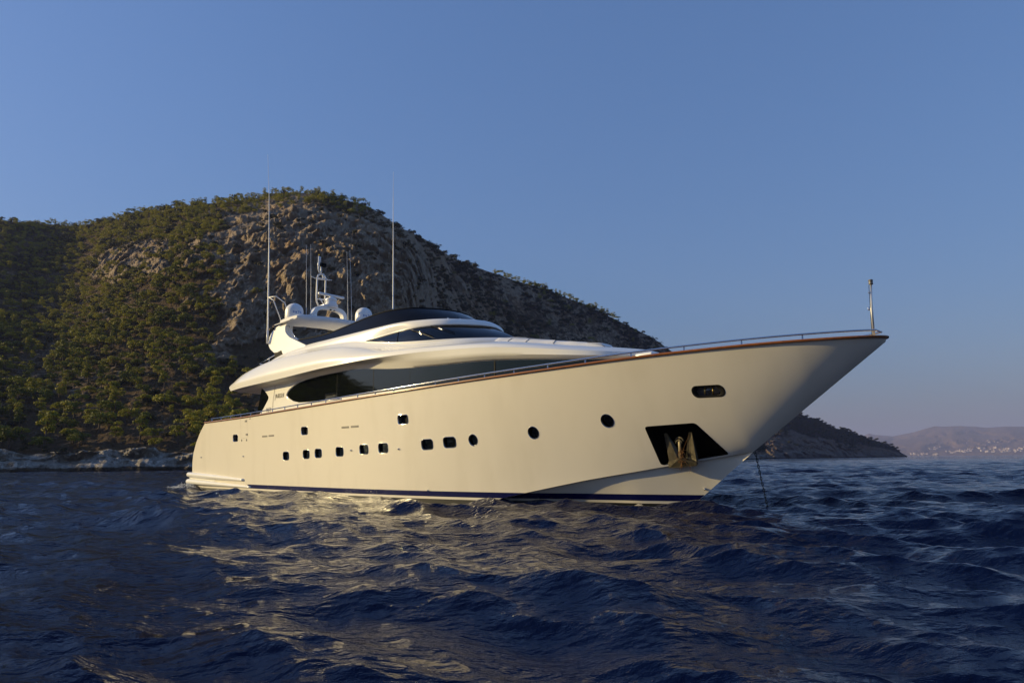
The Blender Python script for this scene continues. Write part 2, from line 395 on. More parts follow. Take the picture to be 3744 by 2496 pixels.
# ---- the far coast
AZF = np.linspace(24.5, 44, 260); fr_rows = np.linspace(0, 1, 46)
EF = np.interp(AZF, [24.5, 26.04, 26.4, 26.74, 27.88, 29.25, 30.46, 31.1, 32.02, 32.84, 33.52, 34.52, 35.18, 36.5, 39, 44], [1.2, 1.44, 1.6, 1.5, 1.37, 1.63, 1.99, 1.95, 1.96, 1.89, 1.79, 1.84, 1.83, 1.7, 1.9, 1.2])
RF0 = 6000 + 0 * AZF; RF = RF0[:, None] + 2600 * fr_rows[None] ** 1.1 + 500 * fbm(np.stack([AZF[:, None] * .5 + 0 * fr_rows, 0 * AZF[:, None] + fr_rows * 2.5, 0 * AZF[:, None] + 0 * fr_rows], -1), 3) * np.clip(fr_rows * 4, 0, 1)
def rock_far(az, t, z, X, Y):
    n = fbm(np.stack([X, Y, z], -1) / 700, 4); return np.clip(.45 + .9 * n, 0, 1), 0 * n
far_m = land_mat('far_coast_ground', (.15, .105, .085), (.11, .07, .055), (.07, .065, .05), (.2, .17, .15), far=True)
far, FG, _, _ = land('distant_hills', AZF, fr_rows, RF, EF, 0, far_m, rock_far, 40.0, 5.0, back=2, label='hazy distant coast on the horizon')

# ------------------------------------------------------------------ vegetation
def leaf_mat(name, dark, mid_, light):
    m, nt, b, N, L = new_mat(name)
    oi = N.new('ShaderNodeObjectInfo'); n = noise(nt, .11, 3, .6, kind='Position'); n2 = noise(nt, 1.4, 3, .6, kind='Position')
    a = N.new('ShaderNodeMath'); a.operation = 'MULTIPLY_ADD'; L.new(oi.outputs['Random'], a.inputs[0]); a.inputs[1].default_value = .30; L.new(n.outputs[0], a.inputs[2])
    a2 = N.new('ShaderNodeMath'); a2.operation = 'MULTIPLY_ADD'; L.new(n2.outputs[0], a2.inputs[0]); a2.inputs[1].default_value = .5; L.new(a.outputs[0], a2.inputs[2])
    r = ramp(nt, a2.outputs[0], [(.55, dark), (.85, mid_), (1.15, light)]); L.new(r.outputs[0], b.inputs['Base Color'])
    b.inputs['Roughness'].default_value = .65; b.inputs['Specular IOR Level'].default_value = .25
    tr = N.new('ShaderNodeBsdfTranslucent'); L.new(r.outputs[0], tr.inputs[0]); mx = N.new('ShaderNodeMixShader'); mx.inputs[0].default_value = .28
    L.new(b.outputs[0], mx.inputs[1]); L.new(tr.outputs[0], mx.inputs[2]); L.new(mx.outputs[0], N['Material Output'].inputs[0]); return m
M['pine'] = leaf_mat('pine_needles', (.030, .046, .005), (.125, .135, .010), (.26, .235, .016))
M['shrub'] = leaf_mat('shrub_leaves', (.014, .020, .007), (.030, .036, .012), (.060, .055, .020))
M['bark'] = simple('pine_bark', (.10, .07, .05), .9, var=.3, scale=5)

def clump_cloud(cl, per, size, rng):
    """leaf-sized faces scattered over the upper shells of several clumps"""
    V = []; F = []; b = 0
    for (c, rad) in cl:
        n = int(per * (rad[0] ** 1.5)); d = rng.normal(size=(n, 3)); d /= np.linalg.norm(d, axis=1)[:, None]
        d[:, 2] = np.where(d[:, 2] < -.35, -d[:, 2], d[:, 2]); s = rng.uniform(.62, 1.06, (n, 1))
        p = np.array(c) + d * s * np.array(rad)
        nrm = d + rng.normal(0, .55, (n, 3)); nrm /= np.linalg.norm(nrm, axis=1)[:, None]
        ax = np.cross(nrm, rng.normal(size=(n, 3))); ax /= np.linalg.norm(ax, axis=1)[:, None]; ay = np.cross(nrm, ax)
        w = size * rng.uniform(.6, 1.3, (n, 1)); h = w * rng.uniform(.5, 1.0, (n, 1))
        q = np.stack([p - ax * w - ay * h * .4, p + ax * w * .2 - ay * h, p + ax * w + ay * h * .3, p - ax * w * .3 + ay * h], 1)
        V.append(q.reshape(-1, 3)); F.append(np.arange(n * 4).reshape(n, 4) + b); b += n * 4
    return np.concatenate(V), np.concatenate(F)

def pine_kind(k, rng):
    """-> (crown verts, faces), trunk MB; about one unit = one metre, height near 5"""
    kind = k % 3
    H = (4.6, 5.6, 4.0)[kind] * rng.uniform(.9, 1.1); cl = []
    n = (11, 10, 12)[kind]
    for i in range(n):
        a = rng.uniform(0, 6.283)
        if kind == 0:   # broad umbrella
            rr_ = 2.0 * math.sqrt(rng.uniform(0, 1)); z = H * (.80 - .30 * (rr_ / 2.0) ** 2) * rng.uniform(.72, 1.0); q = rng.uniform(.62, 1.05)
        elif kind == 1: # tall, rounded
            z = H * rng.uniform(.38, .95); rr_ = 1.35 * math.sqrt(max(.05, 1 - ((z / H - .55) / .5) ** 2)) * rng.uniform(.3, 1); q = rng.uniform(.6, .95)
        else:           # low, spreading, lopsided
            rr_ = 1.9 * math.sqrt(rng.uniform(0, 1)); z = H * rng.uniform(.42, .85) - .1 * rr_; q = rng.uniform(.6, 1.0)
        cl.append(((rr_ * math.cos(a) + (.35 if kind == 2 else 0), rr_ * math.sin(a), z), (q * 1.15, q * 1.1, q * .72)))
    V, F = clump_cloud(cl, 95, .17, rng)
    tb = MB(); tb.tube([(0, 0, -.8), (.04, 0, H * .3), (.12, .05, H * .62), (.1, .08, H * .85)], [.17, .13, .09, .03], 7)
    for c, r_ in cl[::2]:
        tb.tube([(.06, .02, H * rng.uniform(.3, .6)), tuple(np.array(c) * [.55, .55, .9]), tuple(np.array(c))], [.06, .04, .015], 5)
    return V, F, tb
def shrub_kind(k, rng):
    cl = []
    for i in range(5 + k % 3):
        a = rng.uniform(0, 6.283); rr_ = rng.uniform(0, .75); q = rng.uniform(.4, .7)
        cl.append(((rr_ * math.cos(a), rr_ * math.sin(a), .35 + rng.uniform(0, .4)), (q, q, q * .8)))
    return clump_cloud(cl, 150, .12, rng)

rngv = np.random.default_rng(23)
PINES = [pine_kind(k, rngv) for k in range(6)]; SHRUBS = [shrub_kind(k, rngv) for k in range(4)]

def scatter(G, dens, n, rng, minspace=0):
    """pick n spots on a land grid, by density x area"""
    a = G[1:, 1:] - G[:-1, :-1]; b = G[1:, :-1] - G[:-1, 1:]
    area = .5 * np.linalg.norm(np.cross(a, b), axis=-1); w = area * dens[:-1, :-1]; w = w / w.sum()
    idx = rng.choice(w.size, n, p=w.ravel()); i, j = np.unravel_index(idx, w.shape)
    u = rng.uniform(size=(n, 1)); v = rng.uniform(size=(n, 1))
    P = (G[i, j] * (1 - u) + G[i + 1, j] * u) * (1 - v) + (G[i, j + 1] * (1 - u) + G[i + 1, j + 1] * u) * v
    if minspace:
        keep = []; cells = {}
        for q in range(n):
            c = (int(P[q, 0] // minspace), int(P[q, 1] // minspace), int(P[q, 2] // minspace)); ok = True
            for dx_ in (-1, 0, 1):
                for dy_ in (-1, 0, 1):
                    for dz_ in (-1, 0, 1):
                        for s_ in cells.get((c[0] + dx_, c[1] + dy_, c[2] + dz_), ()):
                            if np.sum((P[s_] - P[q]) ** 2) < minspace ** 2: ok = False
            if ok: cells.setdefault(c, []).append(q); keep.append(q)
        keep = np.array(keep); return P[keep], i[keep], j[keep]
    return P, i, j

azg = AZH[:, None] + 0 * rows[None]; tg = rows[None] + 0 * AZH[:, None]
nz = fbm(HG / 28 + 2, 3); zz_ = HG[..., 2]
land_ok = (zz_ > 3.2) & (HSH < .5)
dp = (1 - sm(-24, -19, azg + 6 * nz)) * (.75 + .6 * nz) * (1 - .92 * sm(.45, .8, HRK))                       # wooded left
dp = dp + .9 * sm(-26, -22, azg) * (1 - sm(-8, -3, azg)) * (1 - sm(.34, .5, tg + .2 * nz)) * (.45 + .8 * nz)  # lower slope
dp = dp + .8 * sm(.965, .985, tg) * sm(-2.5, .5, azg) * (1 - sm(7.5, 9.5, azg)) * 3                           # along the right skyline
dp = dp + 1.3 * sm(.93, .97, tg) * (1 - sm(-13, -11, azg))
dp = dp + .05 * sm(-6, -2, azg) * (.5 + nz)
crag_m = sm(-25, -21.5, azg + 3 * nz) * (1 - sm(-8.5, -6, azg)) * sm(.38, .5, tg + .15 * nz) * (1 - sm(.90, .955, tg))
dp = dp * (1 - .93 * crag_m)
dp = np.clip(dp, 0, None) * land_ok
near = 1.0 / (1 + (np.hypot(HG[..., 0], HG[..., 1]) / 600) ** 2)
lo_t = 1 - sm(.5, .62, tg); hi_t = sm(.45, .6, tg)
pA, iA, jA = scatter(HG, dp * near * lo_t, 1350, rngv, 3.4)
pB, iB, jB = scatter(HG, dp * near * hi_t, 4600, rngv, 2.7)
pP = np.concatenate([pA, pB]); pT = np.concatenate([rows[jA], rows[jB]])
pSZ = np.concatenate([rngv.uniform(.62, 1.22, len(pA)), rngv.uniform(.62, 1.05, len(pB))]) ; pAZ = np.degrees(np.arctan2(pP[:, 0], pP[:, 1])); pSZ = pSZ * np.where(pAZ > -3, 1.35, 1.0)
ds = np.clip(.40 + 1.1 * nz - .2 * HRK, .03, None) * land_ok * (.55 + .45 * sm(-22, -8, azg)) * (1 - .5 * sm(.55, .8, HRK)) * (1 - .7 * crag_m)
sP, si, sj = scatter(HG, ds * near, 7000, rngv, 1.5)

def in_view(P):
    b = np.degrees(np.arctan2(P[:, 0], P[:, 1])); return (b > -36.2) & (b < 17)
def plant(P, kinds, ind_max, build_ind, stuff_name, stuff_label, stuff_cat, mat, sizes, rng):
    d = np.linalg.norm(P, axis=1); sc = sizes * (1 + .10 * rng.normal(size=len(P))); rz = rng.uniform(0, 6.283, len(P)); kd = rng.integers(0, len(kinds), len(P))
    big = sc / d; vis = in_view(P)
    # spots hidden behind the hull or wheelhouse are no use as individuals
    b = np.degrees(np.arctan2(P[:, 0], P[:, 1])); e = np.degrees(np.arctan2(P[:, 2] - CAM_H, np.hypot(P[:, 0], P[:, 1])))
    hid = (b > -25) & (e < np.interp(b, [-25, -22.5, -18, -14, -5, 3, 18], [3.0, 5.5, 7.5, 10.0, 9.2, 8.0, 8.2]))
    order = np.argsort(-np.where(vis & ~hid, big, 0)); ind = order[:ind_max]; rest = order[ind_max:]
    for q in ind: build_ind(q, P[q], sc[q], rz[q], kd[q], b[q], e[q])
    V = []; F = []; base_ = 0
    for q in rest:
        kv, kf = kinds[kd[q]][0], kinds[kd[q]][1]
        if d[q] > 330 and len(kf) > 200: kf = kf[::2]; kv_ = kv
        c_, s_ = math.cos(rz[q]), math.sin(rz[q]); Rm = np.array([[c_, -s_, 0], [s_, c_, 0], [0, 0, 1]])
        V.append((kv @ Rm.T) * sc[q] + P[q]); F.append(kf + base_); base_ += len(kv)
    o = mobj(stuff_name, np.concatenate(V), np.concatenate(F), mat, smooth=False); tag(o, stuff_label, stuff_cat, kind='stuff'); return o
pine_me = [(mesh_data('crown', v, f, M['pine'], False), None, t) for v, f, t in PINES]
trunk_me = [mesh_data('trunk', t.v, t.f, M['bark']) for _, _, t in PINES]
shape_w = ['broad umbrella-crowned', 'tall round-crowned', 'low spreading']
def zone(b, e):
    if b > -20: return 'on the slope beyond the yacht\'s upper deck' if e < 14 else 'high on the rocky ridge'
    if e < 2.6: return 'just above the pale shore rocks'
    if e < 6.5: return 'on the lower slope left of the stern'
    if e < 11.0: return 'halfway up the wooded slope'
    return 'near the wooded skyline'
def ind_pine(q, P, s, rz, k, b, e):
    r = empty('pine_tree', tuple(P - [0, 0, .15]), rz); r.scale = (s, s, s * .97)
    side = 'far left' if b < -31 else ('left' if b < -25 else 'right')
    lb = f"{shape_w[k % 3]} pine {zone(b, e)}" + ('' if b > -20 else f', {side} part')
    tag(r, lb, 'tree', 'pine trees on the hillside')
    c = bpy.data.objects.new('crown', pine_me[k][0]); COL.objects.link(c); c.parent = r
    t = bpy.data.objects.new('trunk', trunk_me[k]); COL.objects.link(t); t.parent = r
plant(pP, PINES, 290, ind_pine, 'pine_wood', 'dense pine wood covering the far parts of the hill', 'wood', M['pine'], pSZ, rngv)
shrub_me = [mesh_data('shrub', v, f, M['shrub'], False) for v, f in SHRUBS]
def ind_shrub(q, P, s, rz, k, b, e):
    r = obj('shrub', shrub_me[k]); r.location = tuple(P - [0, 0, .1]); r.rotation_euler = (0, 0, rz); r.scale = (s, s, s * .9)
    tag(r, f"dark low shrub {zone(b, e)}", 'shrub', 'shrubs on the hillside')
plant(sP, SHRUBS, 240, ind_shrub, 'scrub', 'low dark scrub dotted over the rocky hill', 'scrub', M['shrub'], rngv.uniform(.7, 1.7, len(sP)) * np.clip(np.linalg.norm(sP, axis=1) / 260, .9, 1.9), rngv)
# scrub on the headland
nzk = fbm(KG / 60 + 4, 3)
kP, _, _ = scatter(KG, np.clip(.25 + 1.2 * nzk + .9 * sm(.35, .8, rk_rows[None] + 0 * nzk) - .5 * KRK, 0, None) * (KG[..., 2] > 6), 1500, rngv, 2.2)
V = []; F = []; b_ = 0
for q in range(len(kP)):
    kv, kf = SHRUBS[q % 4]; kf = kf[::2]; s_ = rngv.uniform(1.6, 3.6); V.append(kv * s_ + kP[q]); F.append(kf + b_); b_ += len(kv)
tag(mobj('headland_scrub', np.concatenate(V), np.concatenate(F), M['shrub'], smooth=False), 'dark scrub on the headland beyond the bow', 'scrub', kind='stuff')

# ------------------------------------------------------------------ village on the far coast
M['house'] = simple('white_house_wall', (.55, .48, .42), .8, var=.12, scale=.05); M['tile'] = simple('clay_roof', (.30, .14, .09), .8, var=.2, scale=.05)
fbv = BVHTree.FromPolygons([tuple(p) for p in FG.reshape(-1, 3)], [tuple(q) for q in grid_faces(*FG.shape[:2])])
def small_house(k, w, d, h):
    return MB().add([(-w, -d, -6), (w, -d, -6), (w, d, -6), (-w, d, -6), (-w, -d, h), (w, -d, h), (w, d, h), (-w, d, h)], [(0, 1, 5, 4), (1, 2, 6, 5), (2, 3, 7, 6), (3, 0, 4, 7), (4, 5, 6, 7)]), \
           MB().add([(-w * 1.06, -d * 1.06, h), (w * 1.06, -d * 1.06, h), (w * 1.06, d * 1.06, h), (-w * 1.06, d * 1.06, h), (-w * .5, 0, h + 2.2), (w * .5, 0, h + 2.2)], [(0, 1, 5, 4), (2, 3, 4, 5), (1, 2, 5), (3, 0, 4)])
hk = []
for k, (w, d, h) in enumerate(((5, 4.5, 6), (7.5, 5, 7), (4, 4, 4.5), (9, 6, 9))):
    a, b2 = small_house(k, w, d, h); hk.append((mesh_data('wall', a.v, a.f, M['house'], False), mesh_data('roof', b2.v, b2.f, M['tile'], False)))
rh = np.random.default_rng(3); spots = []
def clus(n, u0, u1, v0, v1, slope=0):
    for _ in range(n):
        t = rh.uniform(); spots.append((u0 + (u1 - u0) * t + rh.normal(0, .15), max(.04, v0 + (v1 - v0) * rh.uniform() ** 1.3 + slope * t)))
clus(26, 31.3, 32.4, .10, .28, .12); clus(62, 32.6, 35.6, .16, .50); clus(16, 28.7, 29.8, .05, .16); clus(6, 29.9, 30.6, .42, .58); clus(6, 30.2, 30.8, .03, .12); clus(4, 33.0, 33.8, .8, 1.0)
for (b, e) in spots:
    dvec = Vector((math.sin(math.radians(b)), math.cos(math.radians(b)), math.tan(math.radians(e))))
    hit = fbv.ray_cast(Vector((0, 0, CAM_H)), dvec)
    if not hit[0]: continue
    k = int(rh.integers(0, 4)); r = empty('house', tuple(hit[0]), math.radians(rh.uniform(-60, 60))); s = rh.uniform(.7, 1.25); r.scale = (s, s, s)
    tag(r, 'small pale house high on the distant hill' if e > .6 else ('small white house at the far water\'s edge' if b < 31 else 'small white house in the distant village on the right'), 'house', 'houses of the distant village')
    for nm_, me_ in zip(('wall', 'roof'), hk[k]):
        c = bpy.data.objects.new(nm_, me_); COL.objects.link(c); c.parent = r

# ================================================================== SEA
def sea_mat():
    m, nt, b, N, L = new_mat('sea_water')
    b.inputs['Base Color'].default_value = (.0012, .0040, .026, 1); b.inputs['IOR'].default_value = 1.333
    b.inputs['Roughness'].default_value = .045; b.inputs['Specular IOR Level'].default_value = .25
    n1 = noise(nt, 2.2, 5, .62, kind='Position', stretch=(1, 1.25, 1)); n2 = noise(nt, 11, 4, .6, kind='Position', stretch=(1, 1.5, 1))
    n3 = noise(nt, .35, 5, .65, kind='Position', stretch=(.8, 1.3, 1))
    b1 = bump(nt, n3.outputs[0], b, .8, .5); b2 = bump(nt, n1.outputs[0], b, .8, .10, b1); b3 = bump(nt, n2.outputs[0], b, .6, .020, b2)
    return m
SEA_Z = -.09
def build_sea():
    rr = [2.2]
    while rr[-1] < 320: rr.append(rr[-1] * 1.0056 + .002)
    while rr[-1] < 12000: rr.append(rr[-1] * 1.09)
    rr = np.array(rr)
    az = np.concatenate([np.radians(np.linspace(-180, -47, 60)), np.radians(np.linspace(-46, 46, 980)), np.radians(np.linspace(47, 180, 60))[:-1]])
    Rg, A = np.meshgrid(rr, az, indexing='ij')
    X = Rg * np.sin(A); Y = Rg * np.cos(A)
    dr = np.gradient(rr)[:, None] * np.ones_like(A)
    da = np.gradient(az)[None] * Rg
    cell = np.maximum(dr, np.minimum(da, 3.0))
    cell = np.where(np.abs(A) > math.radians(46.5), np.maximum(cell, da), cell)
    DX = np.zeros_like(X); DY = np.zeros_like(X); Z = np.zeros_like(X)
    rng = np.random.default_rng(5)
    nW = 150
    lam = np.exp(np.linspace(math.log(9.0), math.log(.22), nW)) * rng.uniform(.93, 1.07, nW)
    head = math.radians(215) + rng.normal(0, .5, nW) * np.interp(np.log(lam), [math.log(.34), math.log(9)], [1.3, .7])
    steep = np.interp(np.log(lam), np.log([.22, .5, 1.0, 2.0, 4.5, 9.0]), [.028, .040, .045, .040, .025, .007])
    ph = rng.uniform(0, 6.283, nW)
    # gusts: ripples are stronger in some patches than in others
    gust = .65 + .9 * np.clip(fbm(np.stack([X * .07, Y * .05, 0 * X], -1)[: ], 3) + .35, 0, 1)
    for l, h, s, p in zip(lam, head, steep, ph):
        k = 2 * math.pi / l; a = s / k
        w = np.clip((l / cell - 2.2) / 2.0, 0, 1) * (gust if l < 2.5 else 1)
        if w.max() <= 0: continue
        th = k * (X * math.sin(h) + Y * math.cos(h)) + p
        c = np.cos(th); s_ = np.sin(th)
        Z += w * a * c; DX -= w * a * 1.1 * s_ * math.sin(h); DY -= w * a * 1.1 * s_ * math.cos(h)
    V = np.stack([X + DX, Y + DY, Z + SEA_Z], -1).reshape(-1, 3)
    nv, nu = X.shape
    F = grid_faces(nv, nu, True)
    c = len(V); V = np.concatenate([V, [[0, 0, SEA_Z]]])
    o = mobj('sea', V, F[:, ::-1], sea_mat())
    tag(o, kind='structure', label='dark blue choppy sea')
    return o, V
sea, SEA_V = build_sea()

# ================================================================== YACHT
# boat frame: x forward from the stern, y to port, z up from the waterline
yacht = empty('motor_yacht', (-13.656, 40.631, 0), math.radians(-46))
tag(yacht, 'large white motor yacht with teak rail and navy stripe, anchored in the bay', 'yacht')

def b_sheer(x): return 3.5 * np.maximum(0, 1 - np.clip((x - 13) / 19.76, 0, 1) ** 1.9) ** .65
_sx = [-3, 0, 4.5, 8.5, 11.4, 14.4, 16.8, 19.1, 21.4, 24, 26.7, 29.7, 32, 33]
_sz = [3.4, 3.41, 3.46, 3.55, 3.61, 3.68, 3.74, 3.81, 3.88, 3.96, 4.05, 4.11, 4.12, 4.11]
_scr = cr(np.stack([_sx, _sz], 1), 8)
def z_sheer(x): return np.interp(x, _scr[:, 0], _scr[:, 1])
_cx = [-3, 12, 14, 16, 18, 20, 21.06, 22.29, 24.12, 24.91, 26.07, 26.59, 27.71, 28.36, 29.12]
_cz = [-.85, -.85, -.82, -.72, -.55, -.22, -.02, .24, .60, .74, .93, 1.02, 1.2, 1.31, 1.44]
_ccr = cr(np.stack([_cx, _cz], 1), 8)
def z_low(x): return np.where(x < 29.12, np.interp(x, _ccr[:, 0], _ccr[:, 1]), 1.44 + (x - 29.12) * .715)
def b_chine(x): return np.where(x < 29.12, 3.2 * (1 - np.clip((x - 12) / 17.12, 0, 1) ** 2), 0.0)
def z_keel(x): return np.maximum(-1.2, 1.44 - (29.12 - x) * .76)
def hb(x, z):
    """half breadth of the hull"""
    x = np.asarray(x, float); z = np.asarray(z, float)
    zl = z_low(x); bc = b_chine(x); zs = z_sheer(x); bs = b_sheer(x)
    t = np.clip((z - zl) / np.maximum(.01, zs - zl), 0, 1.05)
    g = np.interp(x, [14, 20, 24, 27, 29, 31], [1, 1.15, 1.12, .97, .82, .74])
    upy = bc + (bs - bc) * t ** g
    zk = z_keel(x)
    lo = np.maximum(0, (bc - .10)) * np.clip((z - zk) / np.maximum(.01, zl - zk), 0, 1)
    return np.where(z >= zl - 1e-6, upy, lo)
def x_stern(z): return np.interp(z, [-1, .8, 1.32, 1.77, 2.36, 2.94, 3.46], [-2.64, -2.64, -2.61, -2.48, -2.06, -1.44, -.67])
def hull_n(x, z, e=.04):
    hx = (hb(x + e, z) - hb(x - e, z)) / (2 * e); hz = (hb(x, z + e) - hb(x, z - e)) / (2 * e)
    n = np.stack([-hx, -np.ones_like(hx), -hz], -1); return n / np.linalg.norm(n, axis=-1, keepdims=True)

def rrect(cx, cz, w, h, r, n=5):
    out = []
    for (sx, sz, a0) in ((1, 1, 0), (-1, 1, 90), (-1, -1, 180), (1, -1, 270)):
        for k in range(n + 1):
            a = math.radians(a0 + 90 * k / n)
            out.append((cx + sx * (w / 2 - r) + r * math.cos(a), cz + sz * (h / 2 - r) + r * math.sin(a)))
    return out
def ellipse(cx, cz, w, h, n=28): return [(cx + w / 2 * math.cos(2 * math.pi * k / n), cz + h / 2 * math.sin(2 * math.pi * k / n)) for k in range(n)]
def rpoly(P, r, n=5):
    out = []; m = len(P)
    for i in range(m):
        p = Vector(P[i]); a = (Vector(P[i - 1]) - p).normalized(); b = (Vector(P[(i + 1) % m]) - p).normalized()
        s = p + a * r; e = p + b * r
        for k in range(n + 1):
            t = k / n; out.append(tuple(s * (1 - t) ** 2 + p * 2 * t * (1 - t) + e * t * t))
    return out

PORTS = [(8.54, 1.56), (10.39, 1.61), (11.42, 1.64), (13.12, 1.68), (14.83, 1.74), (16.04, 1.77), (18.45, 1.85), (19.53, 1.90)]
ROUND = [(20.58, 1.95), (22.98, 2.12), (25.52, 2.39)]
UPPER = [(3.17, 2.50), (10.28, 2.61), (17.29, 2.77)]
FAIR = (28.59, 3.06)
holes = [('port', rrect(x, z, .56, .36, .12)) for x, z in PORTS] + [('round', ellipse(x, z, .37, .37)) for x, z in ROUND] \
      + [('upper', rrect(x, z, .54, .32, .10)) for x, z in UPPER] + [('fair', rrect(FAIR[0], FAIR[1], .62, .23, .11))] \
      + [('pocket', rpoly([(26.56, 2.19), (27.98, 2.25), (28.55, 1.385), (26.70, 1.09)], .09))]

def inside(P, poly):
    x, y = P[:, 0], P[:, 1]; r = np.zeros(len(P), bool); q = np.asarray(poly); j = len(q) - 1
    for i in range(len(q)):
        c = ((q[i, 1] > y) != (q[j, 1] > y)) & (x < (q[j, 0] - q[i, 0]) * (y - q[i, 1]) / (q[j, 1] - q[i, 1] + 1e-12) + q[i, 0])
        r ^= c; j = i
    return r

def cdt_panel(outline, pts, holes=()):
    co = [Vector(p) for p in outline]; ed = [(i, (i + 1) % len(outline)) for i in range(len(outline))]
    for h in holes:
        b = len(co); co += [Vector(p) for p in h]; ed += [(b + i, b + (i + 1) % len(h)) for i in range(len(h))]
    co += [Vector(p) for p in pts]
    r = delaunay_2d_cdt(co, ed, [], 0, 1e-5)
    V = np.array([tuple(p) for p in r[0]]); F = np.array(r[2])
    c = V[F].mean(1); ok = inside(c, outline)
    for h in holes: ok &= ~inside(c, h)
    return V, F[ok]

# ---- hull topsides: one side with its openings, the other plain
cols = np.concatenate([np.linspace(0, 24, 90), np.linspace(24.15, 32.3, 70), np.linspace(32.36, 32.74, 10)])
def tops_x(xc, z):
    w = np.clip(1 - xc / 4.0, 0, 1) ** 2 if np.ndim(xc) else max(0, 1 - xc / 4.0) ** 2
    return xc + (x_stern(z)) * w
NT = 26
low = [(float(tops_x(np.array(x), z_low(np.array(x)))), float(z_low(np.array(x)))) for x in cols]
top = [(float(tops_x(np.array(x), z_sheer(np.array(x)))), float(z_sheer(np.array(x)))) for x in cols]
tt = np.linspace(0, 1, NT)[1:-1]
aft = [(float(x_stern(z)), z) for z in [low[0][1] + (top[0][1] - low[0][1]) * t for t in tt]]
outline = low + [(32.765, 4.113)] + top[::-1] + aft[::-1]
interior = []
for x in cols[1:-2]:
    for t in tt:
        z = float(z_low(np.array(x))) * (1 - t) + float(z_sheer(np.array(x))) * t
        xx = float(tops_x(np.array(x), z))
        if xx > 29 and (xx - 29.12) * .715 + 1.44 > z - .01: continue
        interior.append((xx, z))
IP = np.array(interior)
for nm, h in holes:      # keep the free points clear of the openings' rims
    hh = np.array(h); c = hh.mean(0); big = c + (hh - c) * 1.12
    IP = IP[~inside(IP, big)]
def side_mesh(sgn, hs):
    V, F = cdt_panel(outline, [tuple(p) for p in IP], hs)
    y = -hb(V[:, 0], np.maximum(V[:, 1], z_low(V[:, 0])))
    n = hull_n(np.minimum(V[:, 0], 32.70), np.clip(V[:, 1], z_low(V[:, 0]) + .05, z_sheer(V[:, 0]) - .05))
    P = np.stack([V[:, 0], y * sgn, V[:, 1]], 1); n[:, 1] *= sgn
    return P, F, n
Ps, Fs, ns = side_mesh(1, [h for _, h in holes])
Pp, Fp, np_ = side_mesh(-1, [])
HV = [Ps, Pp]; HF = [Fs, Fp + len(Ps)]; HN = [ns, np_]; base = len(Ps) + len(Pp)
# bottom panels below the chine
bx = np.linspace(-2.6, 29.1, 120)
for sgn in (1, -1):
    rows = []; nr = []
    for t in np.linspace(0, 1, 14):
        zz = z_keel(bx) * (1 - t) + (z_low(bx) - .004) * t
        yy = hb(bx, zz)
        if t == 1: yy = np.maximum(0, b_chine(bx) - .10)
        rows.append(np.stack([bx, -yy * sgn, zz], 1))
    G = np.array(rows)
    du = np.gradient(G, axis=1); dv = np.gradient(G, axis=0)
    nn = np.cross(du, dv); nn /= np.maximum(1e-9, np.linalg.norm(nn, axis=-1, keepdims=True))
    s = np.sign((nn[..., 1] * -sgn).mean()); nn *= s
    Fg = grid_faces(*G.shape[:2])
    HV.append(G.reshape(-1, 3)); HN.append(nn.reshape(-1, 3)); HF.append(np.concatenate([Fg[:, [0, 1, 2]], Fg[:, [0, 2, 3]]]) + base); base += len(HV[-1])
    # flat under the chine
    A = np.stack([bx, -b_chine(bx) * sgn, z_low(bx)], 1); Bq = G[-1]
    HV.append(np.concatenate([A, Bq])); n_ = np.tile([0, 0, -1.0], (2 * len(bx), 1)); HN.append(n_)
    i = np.arange(len(bx) - 1); k = len(bx)
    HF.append(np.concatenate([np.stack([i, i + 1, i + 1 + k], 1), np.stack([i, i + 1 + k, i + k], 1)]) + base); base += 2 * k
# transom
zt = np.linspace(-.8, 3.41, 24); xt = x_stern(zt); yt = hb(np.maximum(xt, -2.6), zt)
ys = np.linspace(-1, 1, 13)
G = np.array([[(x - .35 * (1 - q * q), y * q, z) for q in ys] for x, y, z in zip(xt, yt, zt)])
Fg = grid_faces(*G.shape[:2]); HV.append(G.reshape(-1, 3)); HN.append(np.tile([-1.0, 0, 0], (G.shape[0] * 13, 1)))
HF.append(np.concatenate([Fg[:, [0, 1, 2]], Fg[:, [0, 2, 3]]]) + base)
HV = np.concatenate(HV); HF = np.concatenate(HF); HN = np.concatenate(HN)
# wind every face with its normal
fn = np.cross(HV[HF[:, 1]] - HV[HF[:, 0]], HV[HF[:, 2]] - HV[HF[:, 0]]); flip = (fn * HN[HF].mean(1)).sum(1) < 0
HF[flip] = HF[flip][:, [0, 2, 1]]
hull = mobj('hull', HV, HF, M['hull'], yacht)
hull.data.normals_split_custom_set_from_vertices([tuple(n) for n in HN])

def on_hull(x, z, off=0.0, sgn=1):
    x = np.asarray(x, float); z = np.asarray(z, float); n = hull_n(x, z)
    return np.stack([x + n[..., 0] * off, (-hb(x, z) + n[..., 1] * off) * sgn, z + n[..., 2] * off], -1)

